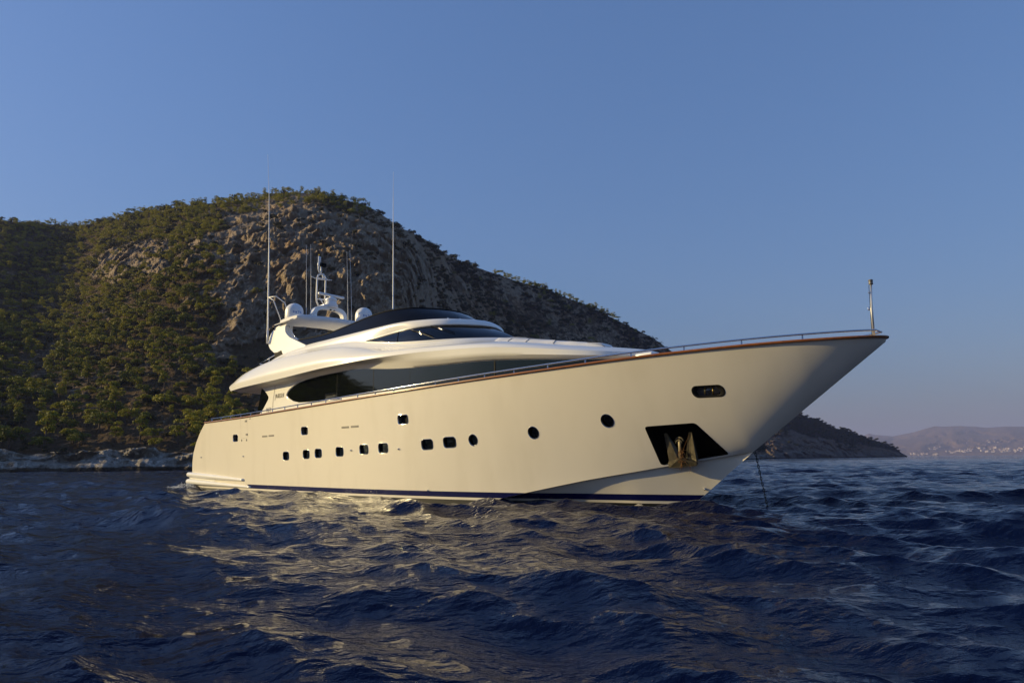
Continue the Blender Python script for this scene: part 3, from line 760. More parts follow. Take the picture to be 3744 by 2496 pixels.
# ---- painted bands round the waterline, thin skins on the hull
def band(name, z0, z1, x0, mat, off):
    v = []; f = []
    i12 = _ccr[:, 0] >= 14
    for sgn in (1, -1):
        top = []; bot = []
        for t in np.linspace(0, 1, 5):
            z = z0 + (z1 - z0) * t
            xk = float(np.interp(z, _ccr[i12, 1], _ccr[i12, 0])); xe = 29.12 - (1.44 - z) / .76 - .01
            xs = np.linspace(x0 - t * .55 * (x0 > 3), xk - .005, 80)
            y = hb(xs, np.maximum(z, z_low(xs))); top.append(np.stack([xs, -(y + off) * sgn, np.full_like(xs, z)], 1))
            xs = np.linspace(xk + .005, xe, 60); zz = np.minimum(z, z_low(xs) - 1e-3); n = hull_n(xs, zz - .05)
            P = np.stack([xs, -hb(xs, zz), np.full_like(xs, z)], 1) + n * off; P[:, 1] *= sgn; bot.append(P)
        for rows_ in (top, bot):
            G = np.array(rows_); b = len(v); v += list(G.reshape(-1, 3)); f += [tuple(q + b) for q in grid_faces(*G.shape[:2])]
    return mobj(name, v, f, mat, hull)
band('boot_stripe', .062, .245, 4.95, M['blue'], .007)
band('antifouling', -.55, -.022, -2.6, M['antifoul'], .006)

# ---- teak cap rail and steel hand rail
def sheer_path(x0, n, inset, dz):
    xs = np.concatenate([np.linspace(x0, 24, n), 24 + (32.77 - inset * 2.3 - 24) * np.sin(np.linspace(.03, 1, n) * math.pi / 2)])
    b = b_sheer(np.minimum(xs, 32.77)) - inset * np.clip((32.8 - xs) / 2, 0, 1) ** .3
    s = np.stack([xs, -np.maximum(0, b), z_sheer(xs) + dz], 1); s[-1, 1] = 0
    return s
def sweep_rect(path, w, h):
    """a rounded rectangular rail along a path that runs bow-wise; w inwards/outwards, h up"""
    P = np.asarray(path); T = np.gradient(P, axis=0); T[:, 2] = 0; T /= np.linalg.norm(T, axis=1)[:, None]
    Nn = np.stack([T[:, 1], -T[:, 0], np.zeros(len(P))], 1)
    prof = [(-.5, .0), (-.5, .7), (-.38, 1), (.38, 1), (.5, .7), (.5, .3), (.38, 0)]
    G = np.array([P + Nn * (a * w) + np.array([0, 0, 1.0]) * (c * h) for a, c in prof] )
    G = np.concatenate([G, G[:1]]); f = [tuple(q) for q in grid_faces(*G.shape[:2])]
    return G.reshape(-1, 3), f
st = sheer_path(-.72, 60, 0.0, .0)
full = np.concatenate([st, (st * [1, -1, 1])[-2::-1]])
v, f = sweep_rect(full, .13, .062)
mobj('cap_rail', v, f, M['teak'], yacht).data.set_sharp_from_angle(angle=math.radians(50))
rp = sheer_path(-.45, 60, .07, .20)
railfull = np.concatenate([rp, (rp * [1, -1, 1])[-2::-1]])
hr = MB().tube(railfull, .026, 10).build('hand_rail', M['chrome'], yacht)
STX = [.03, 1.25, 2.47, 3.69, 4.8, 5.98, 7.16, 8.37, 9.58, 10.8, 12.02, 13.23, 14.45, 15.63, 16.8, 17.96, 19.09, 20.23, 21.42, 22.65, 23.95, 25.27, 26.73, 28.25, 29.73, 31.13]
for x in STX:
    y = -float(np.interp(x, rp[:, 0], -rp[:, 1])); z = float(z_sheer(x))
    for sg in (1, -1):
        MB().lathe([(.034, .055), (.034, .075), (.022, .085), (.019, .20)], (x, y * sg, z), 10).build('stanchion', M['chrome'], hr)

# ---- side deck and foredeck
dx = np.linspace(-.6, 32.2, 80); dz = z_sheer(dx) - .40; dyy = np.maximum(.02, hb(dx, dz) - .10)
G = np.array([np.stack([dx, dyy * q, dz + .05 * (1 - q * q)], 1) for q in np.linspace(-1, 1, 9)])
mobj('deck', G.reshape(-1, 3), grid_faces(9, 80), M['deck'], yacht)
# inner bulwark
G = np.array([np.stack([dx, -np.maximum(.01, hb(dx, z_sheer(dx) + q) - .05), z_sheer(dx) + q], 1) for q in (-.45, -.2, 0.01)])
v = np.concatenate([G.reshape(-1, 3), (G * [1, -1, 1]).reshape(-1, 3)]); f = np.concatenate([grid_faces(3, 80), grid_faces(3, 80) + 240])
mobj('bulwark_lining', v, f, M['gel'], yacht)

# ---- openings in the hull side
def opening(name, poly, depth, rim_mat, wall_mat, pane_mat, rim=.022, parent=None):
    """rim proud of the hull, a short tunnel inwards and a pane at its end"""
    P = np.array(poly); c = P.mean(0); m = len(P)
    s = on_hull(P[:, 0], P[:, 1], 0)
    n = hull_n(np.array([c[0]]), np.array([c[1]]))[0]
    e = MB()
    Q = c + (P - c) * (1 + 2 * rim / max(.2, np.ptp(P[:, 1])))
    a = on_hull(Q[:, 0], Q[:, 1], .003); b = on_hull(P[:, 0], P[:, 1], .013); inn = s - n * depth
    G = np.concatenate([a, b, s - n * .02]); e.add(G, grid_faces(3, m, True))
    fr = e.build(name, rim_mat, parent or hull)
    MB().add(np.concatenate([s - n * .02, inn]), grid_faces(2, m, True)).build('tunnel', wall_mat, fr)
    if pane_mat is not None:
        MB().add(inn, [tuple(range(m))]).build('pane', pane_mat, fr, smooth=False)
    return fr, n, c
for nm, h in holes:
    if nm == 'port': opening('porthole', h, .10, M['chrome'], M['black'], M['glass'], .014, yacht)
    if nm == 'round': tag(opening('porthole', h, .10, M['chrome'], M['black'], M['glass'], .016, yacht)[0], 'round porthole near the bow')
    if nm == 'upper': tag(opening('fairlead', h, .14, M['chrome'], M['grey'], M['black'], .02, yacht)[0], 'polished fairlead opening high on the side')
# bar across each porthole's tunnel, as the hinged storm glass shows
for nm, h in holes:
    if nm in ('port', 'round'):
        pass
# bow fairlead with its two rollers
fr, n, c = opening('fairlead', dict(holes)['fair'], .22, M['black'], M['chrome'], M['grey'], .045, yacht)
tag(fr, 'oval fairlead with two rollers at the bow')
for dxx in (-.1, .11):
    p = on_hull(np.array([c[0] + dxx]), np.array([c[1]]), -.06)[0]
    MB().tube([p + [0, 0, -.1], p + [0, 0, .1]], .022, 10).build('roller', M['brass'], fr)
p0 = on_hull(np.array([c[0] - .1]), np.array([c[1] + .02]), -.07)[0]; p1 = on_hull(np.array([c[0] + .11]), np.array([c[1] + .02]), -.07)[0]
MB().tube([p0, p1], .014, 8).build('crossbar', M['chrome'], fr)
# anchor pocket: a real recess
P = np.array(dict(holes)['pocket']); m = len(P); s = on_hull(P[:, 0], P[:, 1], 0); inn = s + np.array([0, .42, .06])
s = on_hull(P[:, 0], P[:, 1], .004)
inn[:, 1] = np.minimum(inn[:, 1], -.06)
pk = MB().add(np.concatenate([s, inn]), grid_faces(2, m, True)).add(inn, [tuple(range(m))]).build('anchor_pocket', M['pocket'], yacht, smooth=False)

# small fittings
for x, z in ((6.46, 2.49), (7.14, 2.50), (13.6, 2.63), (14.28, 2.635)):
    q = np.array(rrect(x, z, .53, .075, .012, 2)); a = on_hull(q[:, 0], q[:, 1], .002); b = on_hull(q[:, 0], q[:, 1], .010)
    k = len(q); MB().add(np.concatenate([a, b]), grid_faces(2, k, True)).add(b, [tuple(range(k))]).build('vent', M['grey'], yacht, smooth=False)
for x, z in ((-1.28, 1.59), (4.1, 1.59), (13.98, 1.72), (16.94, 1.72), (18.3, .26), (27.6, .42)):
    p = on_hull(np.array([x]), np.array([z]), .0)[0]; nn_ = hull_n(np.array([x]), np.array([z]))[0]
    MB().tube([p, p + nn_ * .03, p + nn_ * .05], [.035, .035, .018], 10).build('outlet', M['chrome'], yacht)
# boarding gate in the bulwark
def strip(pts, w, off):
    q = MB()
    for (a, b) in zip(pts[:-1], pts[1:]):
        a = np.array(a); b = np.array(b); d_ = (b - a) / np.linalg.norm(b - a); nrm = np.array([-d_[1], d_[0]]) * w / 2
        t = np.linspace(0, 1, 8)[:, None]; L_ = a + (b - a) * t
        A = on_hull(*(L_ - nrm).T, off); Bb = on_hull(*(L_ + nrm).T, off)
        q.add(np.concatenate([A, Bb]), grid_faces(2, 8))
    return q
gate = strip([(3.79, 3.40), (3.84, 2.47), (4.56, 2.47), (4.56, 3.40)], .010, .003).build('gate_seam', M['seam'], yacht, smooth=False)
for x, z, w, h in ((4.43, 3.29, .2, .09), (4.51, 2.64, .2, .09), (3.91, 2.37, .07, .1), (4.48, 2.37, .07, .1), (4.9, 3.39, .16, .03)):
    q = np.array(rrect(x, z, w, h, .01, 2)); a = on_hull(q[:, 0], q[:, 1], .001); b = on_hull(q[:, 0], q[:, 1], .016); k = len(q)
    MB().add(np.concatenate([a, b]), grid_faces(2, k, True)).add(b, [tuple(range(k))]).build('hinge', M['grey'], gate, smooth=False)

# ---- swim platform with two rounded fender mouldings running onto the hull
pf = MB()
w_ = 3.30
pts = [(-3.15, -w_), (-3.30, -w_ + .3), (-3.42, -1.5), (-3.45, 0)]
outl = [(0.5, -3.30), (-2.9, -3.30)] + [(-3.2, -3.25), (-3.35, -2.8), (-3.42, -1.5), (-3.45, 0), (-3.42, 1.5), (-3.35, 2.8), (-3.2, 3.25)] + [(-2.9, 3.30), (.5, 3.30)]
k = len(outl); A = [(x, y, .22) for x, y in outl]; Bt = [(x, y, .62) for x, y in outl]
pf.add(A + Bt, list(grid_faces(2, k, True)) + [tuple(range(k, 2 * k))])
plat = pf.build('swim_platform', M['gel'], yacht, smooth=False)
def moulding(z0, z1, xe, r, drop):
    P = []; Rr = []
    for sg in (-1,):
        xs = np.linspace(xe, -2.9, 26)
        for x in xs:
            t = (x - xe) / (-2.9 - xe)
            zc_ = z1 + (z0 - z1) * t; P.append((x, -float(hb(max(x, -2.6), zc_)) - .05 * t - .01, zc_)); Rr.append(r * (.45 + .55 * min(1, t * 1.6)) if not drop else r * (.3 + .7 * min(1, t * 1.3)))
    for a in np.linspace(0, 90, 7)[1:]:
        P.append((-2.9 - .42 * math.sin(math.radians(a)), -3.37 + .42 * (1 - math.cos(math.radians(a))), z0)); Rr.append(r)
    for y in np.linspace(-2.6, 2.6, 12): P.append((-3.36 - .06 * (1 - (y / 2.9) ** 2), y, z0)); Rr.append(r)
    for a in np.linspace(90, 0, 7)[:-1]:
        P.append((-2.9 - .42 * math.sin(math.radians(a)), 3.37 - .42 * (1 - math.cos(math.radians(a))), z0)); Rr.append(r)
    P.append((-2.0, 3.37, z0)); Rr.append(r); P.append((xe, 3.3, z1)); Rr.append(r * .5)
    return MB().tube(P, Rr, 14)
moulding(.66, .445, 4.1, .135, False).build('fender_moulding', M['gel'], plat)
moulding(.28, .115, 4.9, .15, True).build('fender_moulding', M['gel'], plat)

# ------------------------------------------------------------------ superstructure: one set of 3D curves, station by station
# stations 0..8 run forward along the side, 9..11 wrap round to the centre line
C0 = [(1.7, -2.75, 4.93), (3.5, -2.75, 4.94), (6, -2.8, 4.97), (8, -2.8, 4.98), (10.9, -2.8, 5.06), (12.5, -2.8, 5.08), (13.9, -2.8, 5.0), (16.3, -2.8, 4.77), (18.4, -2.72, 4.67), (21.3, -2.4, 4.59), (24.6, -1.5, 4.35), (26.0, 0, 4.34)]
R1 = [(1.65, -2.95, 5.0), (3.5, -2.96, 5.03), (6, -2.96, 5.07), (8, -2.95, 5.11), (10.9, -2.94, 5.2), (12.5, -2.93, 5.22), (14, -2.95, 5.18), (16.3, -3.0, 5.03), (18.4, -2.95, 4.89), (21.5, -2.58, 4.74), (24.75, -1.62, 4.45), (26.2, 0, 4.42)]
C1 = [(1.57, -3.15, 5.0), (3.56, -3.38, 5.02), (6, -3.42, 5.06), (8, -3.43, 5.1), (10.9, -3.42, 5.19), (12.5, -3.4, 5.21), (14, -3.38, 5.22), (16.3, -3.22, 5.21), (18.4, -3.04, 5.16), (21.6, -2.6, 4.98), (24.7, -1.62, 4.6), (26.2, 0, 4.52)]
C2 = [(1.1, -3.02, 5.28), (3.1, -3.33, 5.42), (5.8, -3.42, 5.5), (7.9, -3.42, 5.56), (10.8, -3.4, 5.62), (12.4, -3.36, 5.6), (14, -3.3, 5.52), (16.3, -3.12, 5.42), (18.4, -2.88, 5.35), (21.3, -2.42, 5.16), (24.3, -1.42, 4.76), (25.8, 0, 4.64)]
C3 = [(1.3, -2.72, 5.58), (2.8, -2.95, 5.84), (5.4, -3.1, 6.06), (7.5, -3.12, 6.13), (10.6, -3.07, 6.11), (12.2, -3.0, 6.05), (13.6, -2.95, 5.88), (16.0, -2.75, 5.55), (18.0, -2.42, 5.48), (20.6, -1.95, 5.37), (23.4, -1.1, 4.99), (25.0, 0, 4.80)]
C4 = [(1.9, -2.3, 5.72), (3.2, -2.5, 6.02), (5.4, -2.72, 6.21), (7.5, -2.76, 6.24), (10.4, -2.72, 6.2), (12, -2.68, 6.11), (13.5, -2.62, 5.94), (15.5, -2.48, 5.74), (17.3, -2.2, 5.64), (19.2, -1.55, 5.60), (20.4, -.7, 5.56), (20.8, 0, 5.55)]
C5 = [(2.6, -2.1, 5.86), (3.6, -2.35, 6.14), (5.6, -2.5, 6.38), (7.7, -2.48, 6.46), (10.2, -2.44, 6.44), (12, -2.42, 6.35), (13.5, -2.4, 6.21), (15.3, -2.36, 5.96), (17, -2.15, 5.83), (18.4, -1.62, 5.79), (19.45, -.7, 5.79), (19.9, 0, 5.78)]
C6 = [(2.65, -2.08, 5.9), (3.65, -2.33, 6.18), (5.65, -2.48, 6.42), (7.75, -2.46, 6.5), (10.25, -2.42, 6.48), (12, -2.4, 6.39), (13.52, -2.39, 6.25), (15.2, -2.2, 6.36), (16.4, -2.06, 6.41), (17.5, -1.5, 6.43), (18.15, -.55, 6.43), (18.3, 0, 6.43)]
C7 = [(2.7, -2.07, 5.95), (3.7, -2.32, 6.22), (5.65, -2.46, 6.46), (7.8, -2.44, 6.56), (10.25, -2.41, 6.54), (12.1, -2.39, 6.46), (13.58, -2.39, 6.32), (15.2, -2.25, 6.415), (16.46, -2.11, 6.455), (17.6, -1.54, 6.475), (18.27, -.57, 6.475), (18.42, 0, 6.475)]
C8 = [(2.8, -2.05, 6.0), (3.75, -2.27, 6.26), (5.6, -2.4, 6.52), (7.9, -2.4, 6.63), (10.2, -2.38, 6.64), (12.1, -2.37, 6.64), (13.7, -2.37, 6.66), (15.2, -2.3, 6.66), (16.4, -2.08, 6.69), (17.4, -1.5, 6.71), (18.0, -.55, 6.71), (18.15, 0, 6.71)]
C9 = [(2.9, -2.0, 6.02), (3.8, -2.2, 6.3), (5.6, -2.32, 6.58), (8, -2.31, 6.74), (10, -2.3, 6.75), (12, -2.3, 6.75), (13.7, -2.3, 6.75), (15.2, -2.22, 6.76), (16.2, -1.95, 6.77), (16.9, -1.3, 6.77), (17.35, -.5, 6.77), (17.45, 0, 6.77)]
C10 = [(x - .05 * (i > 7), y * .96, z - .02) for i, (x, y, z) in enumerate(C9)]
C11 = [(x, y * .93, z - .32) for x, y, z in C10]
NU = 12
def ring(c): return cr(c, NU)
def loft_rings(rs, nv):
    """rs: rings already sampled along their length -> rows, smooth across"""
    A = np.array(rs); U = A.shape[1]
    out = np.stack([cr(A[:, u], nv) for u in range(U)], 1); return out
def mirror_rows(G): return np.concatenate([G, (G * [1, -1, 1])[:, -2::-1]], 1)
rings = [ring(c) for c in (C0, R1, C1, C2, C3, C4, C5)]
lowG = np.concatenate([loft_rings(rings[:2], 3)[:-1], loft_rings(rings[1:3], 3)[:-1], loft_rings(rings[2:], 6)])     # slight crease at the wing's lower edge
upG = loft_rings([ring(c) for c in (C6, C7, C8, C9)], 5)
inG = loft_rings([ring(C9), ring(C10), ring(C11)], 1)
SV = []; SF = []; sb = 0
def put(G, faces):
    global sb
    SV.append(G.reshape(-1, 3)); SF.append(faces + sb); sb += len(SV[-1])
G = mirror_rows(lowG); put(G, grid_faces(*G.shape[:2]))
LOWG = G
# aft fascia between the two wing tips
A = lowG[:, 0]; cen = A * [1, 0, 1] - np.array([.25, 0, 0]); Bp = A * [1, -1, 1]
Gf = np.array([A, A * [1, .5, 1] - [.18, 0, 0], cen, Bp * [1, .5, 1] - [.18, 0, 0], Bp]); put(Gf, grid_faces(*Gf.shape[:2]))
G = mirror_rows(upG); put(G, grid_faces(*G.shape[:2]))
G = mirror_rows(inG); put(G, grid_faces(*G.shape[:2]))
# aft of the windscreen tip the band between C5 and C6 is white too
u6 = 6 * NU
mid = np.array([ring(C5), ring(C6)])[:, :u6 + 1]
for sg in (1, -1): put(mid * [1, sg, 1], grid_faces(2, u6 + 1))
# ceiling below and deck inside
c0 = ring(C0); Gc = np.array([c0, c0 * [1, 0, 1], c0 * [1, -1, 1]]); put(Gc, grid_faces(3, Gc.shape[1]))
c11 = ring(C11); Gd = np.array([c11, c11 * [1, 0, 1], c11 * [1, -1, 1]]); put(Gd, grid_faces(3, Gd.shape[1]))
SV = np.concatenate(SV); SF = np.concatenate(SF)
sup = mobj('superstructure', SV, SF, M['gel'], yacht)
bmm = bmesh.new(); bmm.from_mesh(sup.data); bmesh.ops.remove_doubles(bmm, verts=bmm.verts, dist=.0008); bmesh.ops.recalc_face_normals(bmm, faces=bmm.faces); bmm.to_mesh(sup.data); bmm.free()
sup.data.set_sharp_from_angle(angle=math.radians(48))
sup.data.polygons.foreach_set('use_smooth', np.ones(len(sup.data.polygons), bool))
bvh = BVHTree.FromPolygons([tuple(p) for p in SV], [tuple(q) for q in SF])
def roof_z(x, y, z0=6.3):
    h = bvh.ray_cast(Vector((x, y, z0)), Vector((0, 0, -1))); return h[0].z if h[0] else None

# wheelhouse windscreen, set a little inside its frame
w5 = ring(C5)[u6:]; w6 = ring(C6)[u6:]
def inset(a, b, t): return a + (b - a) * t
Gw = np.array([inset(w5, w6, t) - np.stack([.02 * np.ones(len(w5)) * np.clip(np.arange(len(w5)) / 30, 0, 1), -.02 * np.sign(w5[:, 1]), 0 * w5[:, 0]], 1) for t in np.linspace(-.01, 1.01, 6)])
# slight outward curve of the glass
for i, t in enumerate(np.linspace(0, 1, 6)): Gw[i] += np.stack([.10 * 4 * t * (1 - t) * np.clip(np.arange(len(w5)) / 40, 0, 1), -.03 * 4 * t * (1 - t) * np.clip(-w5[:, 1] / 2, 0, 1), 0 * w5[:, 0]], 1)
Gm = mirror_rows(Gw)
ws = mobj('windscreen', Gm.reshape(-1, 3), grid_faces(*Gm.shape[:2]), M['glass_blue'], yacht)
_m5 = w5[::4] + [0, -.015, -.035]; _m6 = w6[::4] + [.0, -.02, .03]
for sg in (1, -1):
    lp_ = np.concatenate([_m6[::-1], [w5[0] + [-.12, -.02, .0]], _m5]) * [1, sg, 1]
    MB().tube(cr(lp_, 2), .04, 8).build('windscreen_moulding', M['gel'], ws)
def ws_pt(u, t, off=0):
    """point on the starboard windscreen: u in stations from its aft tip, t up"""
    i = min(len(w5) - 1, u * NU); a = Gw[:, int(i)] if int(i) == i else Gw[:, int(i)] * (1 - i % 1) + Gw[:, min(len(w5) - 1, int(i) + 1)] * (i % 1)
    p = np.array([np.interp(t, np.linspace(0, 1, 6), a[:, k]) for k in range(3)])
    return p + np.array([.5, -.75, .45]) * off
for u0, u1 in ((1.15, 1.15), (1.75, 2.45)):
    MB().tube([ws_pt(u0 + (u1 - u0) * (1 - t), t, .012) for t in np.linspace(0, 1, 7)], .012, 6).build('mullion', M['black'] if u0 == u1 else M['grey'], ws)
for pv, el, tip, bl0, bl1 in (((17.40, -1.13, 5.86), (17.33, -1.6, 6.0), (2.05, .62), (1.78, .82), (2.35, .22)), ((18.60, -.42, 5.86), (18.4, -.9, 6.05), (2.75, .78), (2.55, .97), (3.05, .35)),
                              ((18.55, 1.15, 5.86), (18.4, .8, 6.05), (None, None), None, None)):
    pv = np.array(pv)
    rz = roof_z(pv[0], pv[1]); pv[2] = (rz if rz else 5.8) + .05
    wb = MB().lathe([(.07, -.06), (.07, .02), (.045, .05)], tuple(pv), 12).build('wiper', M['white_plastic'], yacht)
    if bl0 is None:
        a = pv + [-.15, -.1, .05]; b = np.array((18.05, .75, 6.38))
        MB().tube([a, b], .012, 6).tube([a + [0, .05, 0], b + [0, .05, 0]], .012, 6).build('wiper_arm', M['chrome'], wb)
        MB().tube([b + [.02, -.25, .08], b + [.25, .2, -.25]], .014, 6).build('wiper_blade', M['black'], wb); continue
    tp = ws_pt(*tip, .09)
    MB().tube([pv + [0, 0, .05], tp], .013, 6).tube([pv + [.02, -.06, .03], tp + np.array([0, 0, -.05])], .013, 6).build('wiper_arm', M['chrome'], wb)
    MB().tube([ws_pt(*bl0, .05), tp * .5 + (ws_pt(*bl0, .05) + ws_pt(*bl1, .05)) * .25, ws_pt(*bl1, .05)], .016, 6).build('wiper_blade', M['black'], wb)

# flybridge wind deflector
FB = [(8.0, -2.3, 6.73), (10, -2.29, 6.745), (12, -2.29, 6.745), (13.7, -2.29, 6.745), (15.2, -2.21, 6.755), (16.2, -1.94, 6.765), (16.9, -1.29, 6.765), (17.35, -.5, 6.765), (17.44, 0, 6.765)]
FT = [(6.85, -2.24, 7.12), (9.3, -2.16, 7.07), (11.2, -2.12, 7.2), (13, -2.1, 7.36), (14.3, -2.0, 7.43), (15.3, -1.65, 7.44), (15.85, -1.05, 7.43), (16.12, -.4, 7.42), (16.17, 0, 7.42)]
fb = cr(FB, 10); ft = cr(FT, 10)
G = mirror_rows(np.array([fb + (ft - fb) * t + np.array([.05, 0, 0]) * math.sin(math.pi * t) for t in np.linspace(0, 1, 5)]))
Gi = G - np.array([.03, 0, 0]) ; Gi[..., 1] *= .985
nfl = G.shape[0] * G.shape[1]
fly = mobj('wind_deflector', np.concatenate([G.reshape(-1, 3), Gi.reshape(-1, 3)]), np.concatenate([grid_faces(*G.shape[:2]), grid_faces(*G.shape[:2])[:, ::-1] + nfl]), M['glass_black'], yacht)
MB().tube(G[-1] + [0, 0, .004], .028, 8).build('trim', M['black'], fly)
# the wedge of black panel where deflector meets the arch leg
for sg in (1, -1):
    q = [(6.85, -2.25, 7.12), (8.0, -2.31, 6.73), (8.6, -2.31, 6.735), (8.9, -2.2, 7.08)]
    MB().tube([(7.0, -2.26 * sg, 7.08), (7.9, -2.325 * sg, 6.75)], .025, 8).build('trim', M['black'], fly)

# ---- radar arch: two legs and a canvas-covered beam
FIN = [(4.0, 7.66), (4.0, 7.36), (4.1, 7.14), (4.28, 6.97), (4.73, 6.73), (5.08, 6.71), (5.55, 6.77), (5.78, 6.50), (6.1, 6.40), (8.1, 6.66), (8.12, 6.72), (6.95, 7.13), (6.42, 7.32), (6.06, 7.51), (5.80, 7.68), (5.67, 7.84), (5.58, 8.05), (5.75, 8.2), (4.94, 8.2), (4.55, 8.14), (4.31, 8.04), (4.09, 7.86)]
arch = None
for sg in (1, -1):
    k = len(FIN); F2 = np.array(FIN); cz = F2.mean(0)
    ins = cz + (F2 - cz) * .965
    def yy(z, y0): return (y0 + .22 * max(0, z - 7.3) ** 1.3)
    rowsf = []
    for (P2, yb) in ((ins, -2.36), (F2, -2.30), (F2, -2.02), (ins, -1.96)):
        rowsf.append([(x, yy(z, yb) * sg, z) for x, z in P2])
    Gf = np.array(rowsf).reshape(-1, 3)
    q = MB().add(Gf, grid_faces(4, k, True)).add(rowsf[0], [tuple(range(k))]).add(rowsf[3], [tuple(range(k))])
    leg = q.build('arch_leg', M['gel'], yacht, angle=35)
    for a, b in (((5.72, -2.1, 8.05), (6.62, -2.2, 7.35)), ):
        MB().tube([(a[0], a[1] * sg, a[2]), (6.0, -2.15 * sg, 7.8), (b[0], b[1] * sg, b[2]), (b[0] + .02, -2.2 * sg, 7.2)], .02, 8).build('grab_rail', M['chrome'], leg)
    MB().lathe([(.03, 0), (.05, .03), (.05, .12), (.03, .14)], (4.35, -2.28 * sg, 7.98), 10).build('side_light', M['black'], leg)
# solid black box standing for the dark of the gap below the arch leg, and the small aft rail
for sg in (1, -1):
    MB().box((5.25, -2.16 * sg, 6.62), (1.0, .34, .34), 0, .03).build('leg_gap_dark', M['black'], yacht)
rr = MB()
for sg in (1, -1):
    rr.tube([(3.05, -2.35 * sg, 6.36), (3.9, -2.3 * sg, 6.5), (5.0, -2.25 * sg, 6.72)], .022, 8)
    for x, z in ((3.25, 6.0), (4.2, 6.2)): rr.tube([(x, -2.34 * sg, z), (x, -2.34 * sg, z + .38)], .016, 8)
rr.tube([(3.05, -2.35, 6.36), (2.9, 0, 6.36), (3.05, 2.35, 6.36)], .022, 8)
rr.build('aft_rail', M['chrome'], yacht)
# beam: a soft lozenge section swept across
sec = []
for a in np.linspace(0, 2 * math.pi, 28, endpoint=False):
    c_, s_ = math.cos(a), math.sin(a)
    sec.append((5.95 + 1.0 * np.sign(c_) * abs(c_) ** .6, 8.32 + .20 * np.sign(s_) * abs(s_) ** .55))
sec = np.array(sec); ysb = np.linspace(-2.25, 2.25, 60); rowsb = []
nzv = perlin(np.stack([np.repeat(ysb, len(sec)) * 2.2, np.tile(sec[:, 0], 60) * 1.5, np.tile(sec[:, 1], 60) * 3], 1)).reshape(60, -1)
for i, y in enumerate(ysb):
    e = 1 - .85 * max(0, (abs(y) - 1.9) / .35) ** 2
    sc_ = 1 + .035 * nzv[i]
    rowsb.append(np.stack([5.95 + (sec[:, 0] - 5.95) * (.9 + .1 * e) * sc_, np.full(len(sec), y), 8.34 + (sec[:, 1] - 8.32) * (.35 + .65 * e) * sc_ + .03 * math.cos(y * 1.3)], 1))
G = np.array(rowsb); beam = MB().add(G.reshape(-1, 3), grid_faces(G.shape[0], G.shape[1], True)).add(G[0], [tuple(range(28))]).add(G[-1], [tuple(range(28))]).build('arch_beam', M['canvas'], yacht)
for sg in (1, -1):   # canvas flap pulled over each end
    q = [(4.7, -2.38, 8.16), (6.4, -2.38, 8.2), (6.95, -1.3, 8.58), (4.95, -1.3, 8.58)]
    A = [(x, y * sg, z) for x, y, z in q]; Bz = [(x, y * sg, z + .03) for x, y, z in q]
    MB().add(A + Bz, [(0, 1, 2, 3), (7, 6, 5, 4)] + [tuple(p) for p in grid_faces(2, 4, True)]).build('canvas_flap', M['canvas'], beam, smooth=False)
# satellite domes
def text_mesh(name, body, size, M4, mat, parent, ext=.004, bold=0):
    c = bpy.data.curves.new(name, 'FONT'); c.body = body; c.size = size; c.extrude = ext; c.align_x = 'CENTER'; c.align_y = 'CENTER'; c.offset = bold
    t = bpy.data.objects.new(name, c); COL.objects.link(t); bpy.context.view_layer.update()
    me = bpy.data.meshes.new_from_object(t.evaluated_get(bpy.context.evaluated_depsgraph_get()))
    bpy.data.objects.remove(t); bpy.data.curves.remove(c)
    me.transform(M4); me.materials.clear(); me.materials.append(mat); return obj(name, me, parent)
def face_frame(p, right, upv):
    r = Vector(right).normalized(); u = Vector(upv); u = (u - r * u.dot(r)).normalized(); n = r.cross(u)
    Mx = Matrix((r, u, n)).transposed().to_4x4(); Mx.translation = Vector(p); return Mx
for sg in (-1, 1):
    y = 1.8 * sg; dx0, dz0 = (5.65, 8.45) if sg < 0 else (6.4, 8.62)
    prof = [(.30, -.16), (.42, -.12), (.45, 0), (.45, .34)] + [(.45 * math.cos(a), .34 + .44 * math.sin(a)) for a in np.linspace(.12, 1.5, 10)]
    dome = MB().lathe(prof, (dx0, y, dz0), 32).build('satellite_dome', M['white_plastic'], yacht)
    MB().lathe([(.453, 0), (.458, .01), (.453, .03)], (dx0, y, dz0 + .04), 32).build('dome_seam', M['grey'] if 0 else M['white_plastic'], dome)
    a = math.radians(-8)       # lettering faces forward
    cpos = Vector((dx0, y, dz0 + .26)); nd = Vector((math.cos(a), math.sin(a), 0)); rt_ = Vector((-nd.y, nd.x, 0))
    tx = text_mesh('lettering', 'Sea Tel', .15, Matrix.Identity(4), M['letter_blue'], dome, .001, .004)
    for q in tx.data.vertices:
        ang = q.co.x / .452; d_ = nd * math.cos(ang) + rt_ * math.sin(ang)
        q.co = cpos + d_ * (.452 + q.co.z) + Vector((0, 0, q.co.y))
# arch loop carrying the radar
lp = []
for t in np.linspace(0, 1, 25):
    a = math.pi * t; y = -.05 - .88 * math.cos(a); z = 8.46 + .72 * min(1, (math.sin(a)) ** .42)
    lp.append((6.0, y, z))
loop = MB()
secl = [(-.15, -.09), (.15, -.09), (.17, 0), (.15, .09), (-.15, .09), (-.17, 0)]
Gl = []
for i, p in enumerate(lp):
    a = Vector(lp[max(0, i - 1)]); b = Vector(lp[min(24, i + 1)]); t = (b - a).normalized(); nrm = Vector((1, 0, 0)).cross(t)
    Gl.append([tuple(Vector(p) + Vector((1, 0, 0)) * u * (1.2 - .3 * math.sin(math.pi * i / 24)) + nrm * w * 1.2) for u, w in secl])
Gl = np.array(Gl); loop.add(Gl.reshape(-1, 3), grid_faces(25, 6, True))
loop = loop.build('radar_arch', M['gel'], yacht, angle=40)
MB().box((6.1, -.02, 9.07), (.08, .09, .06)).box((6.1, .2, 9.07), (.08, .09, .06)).build('horn', M['black'], loop)
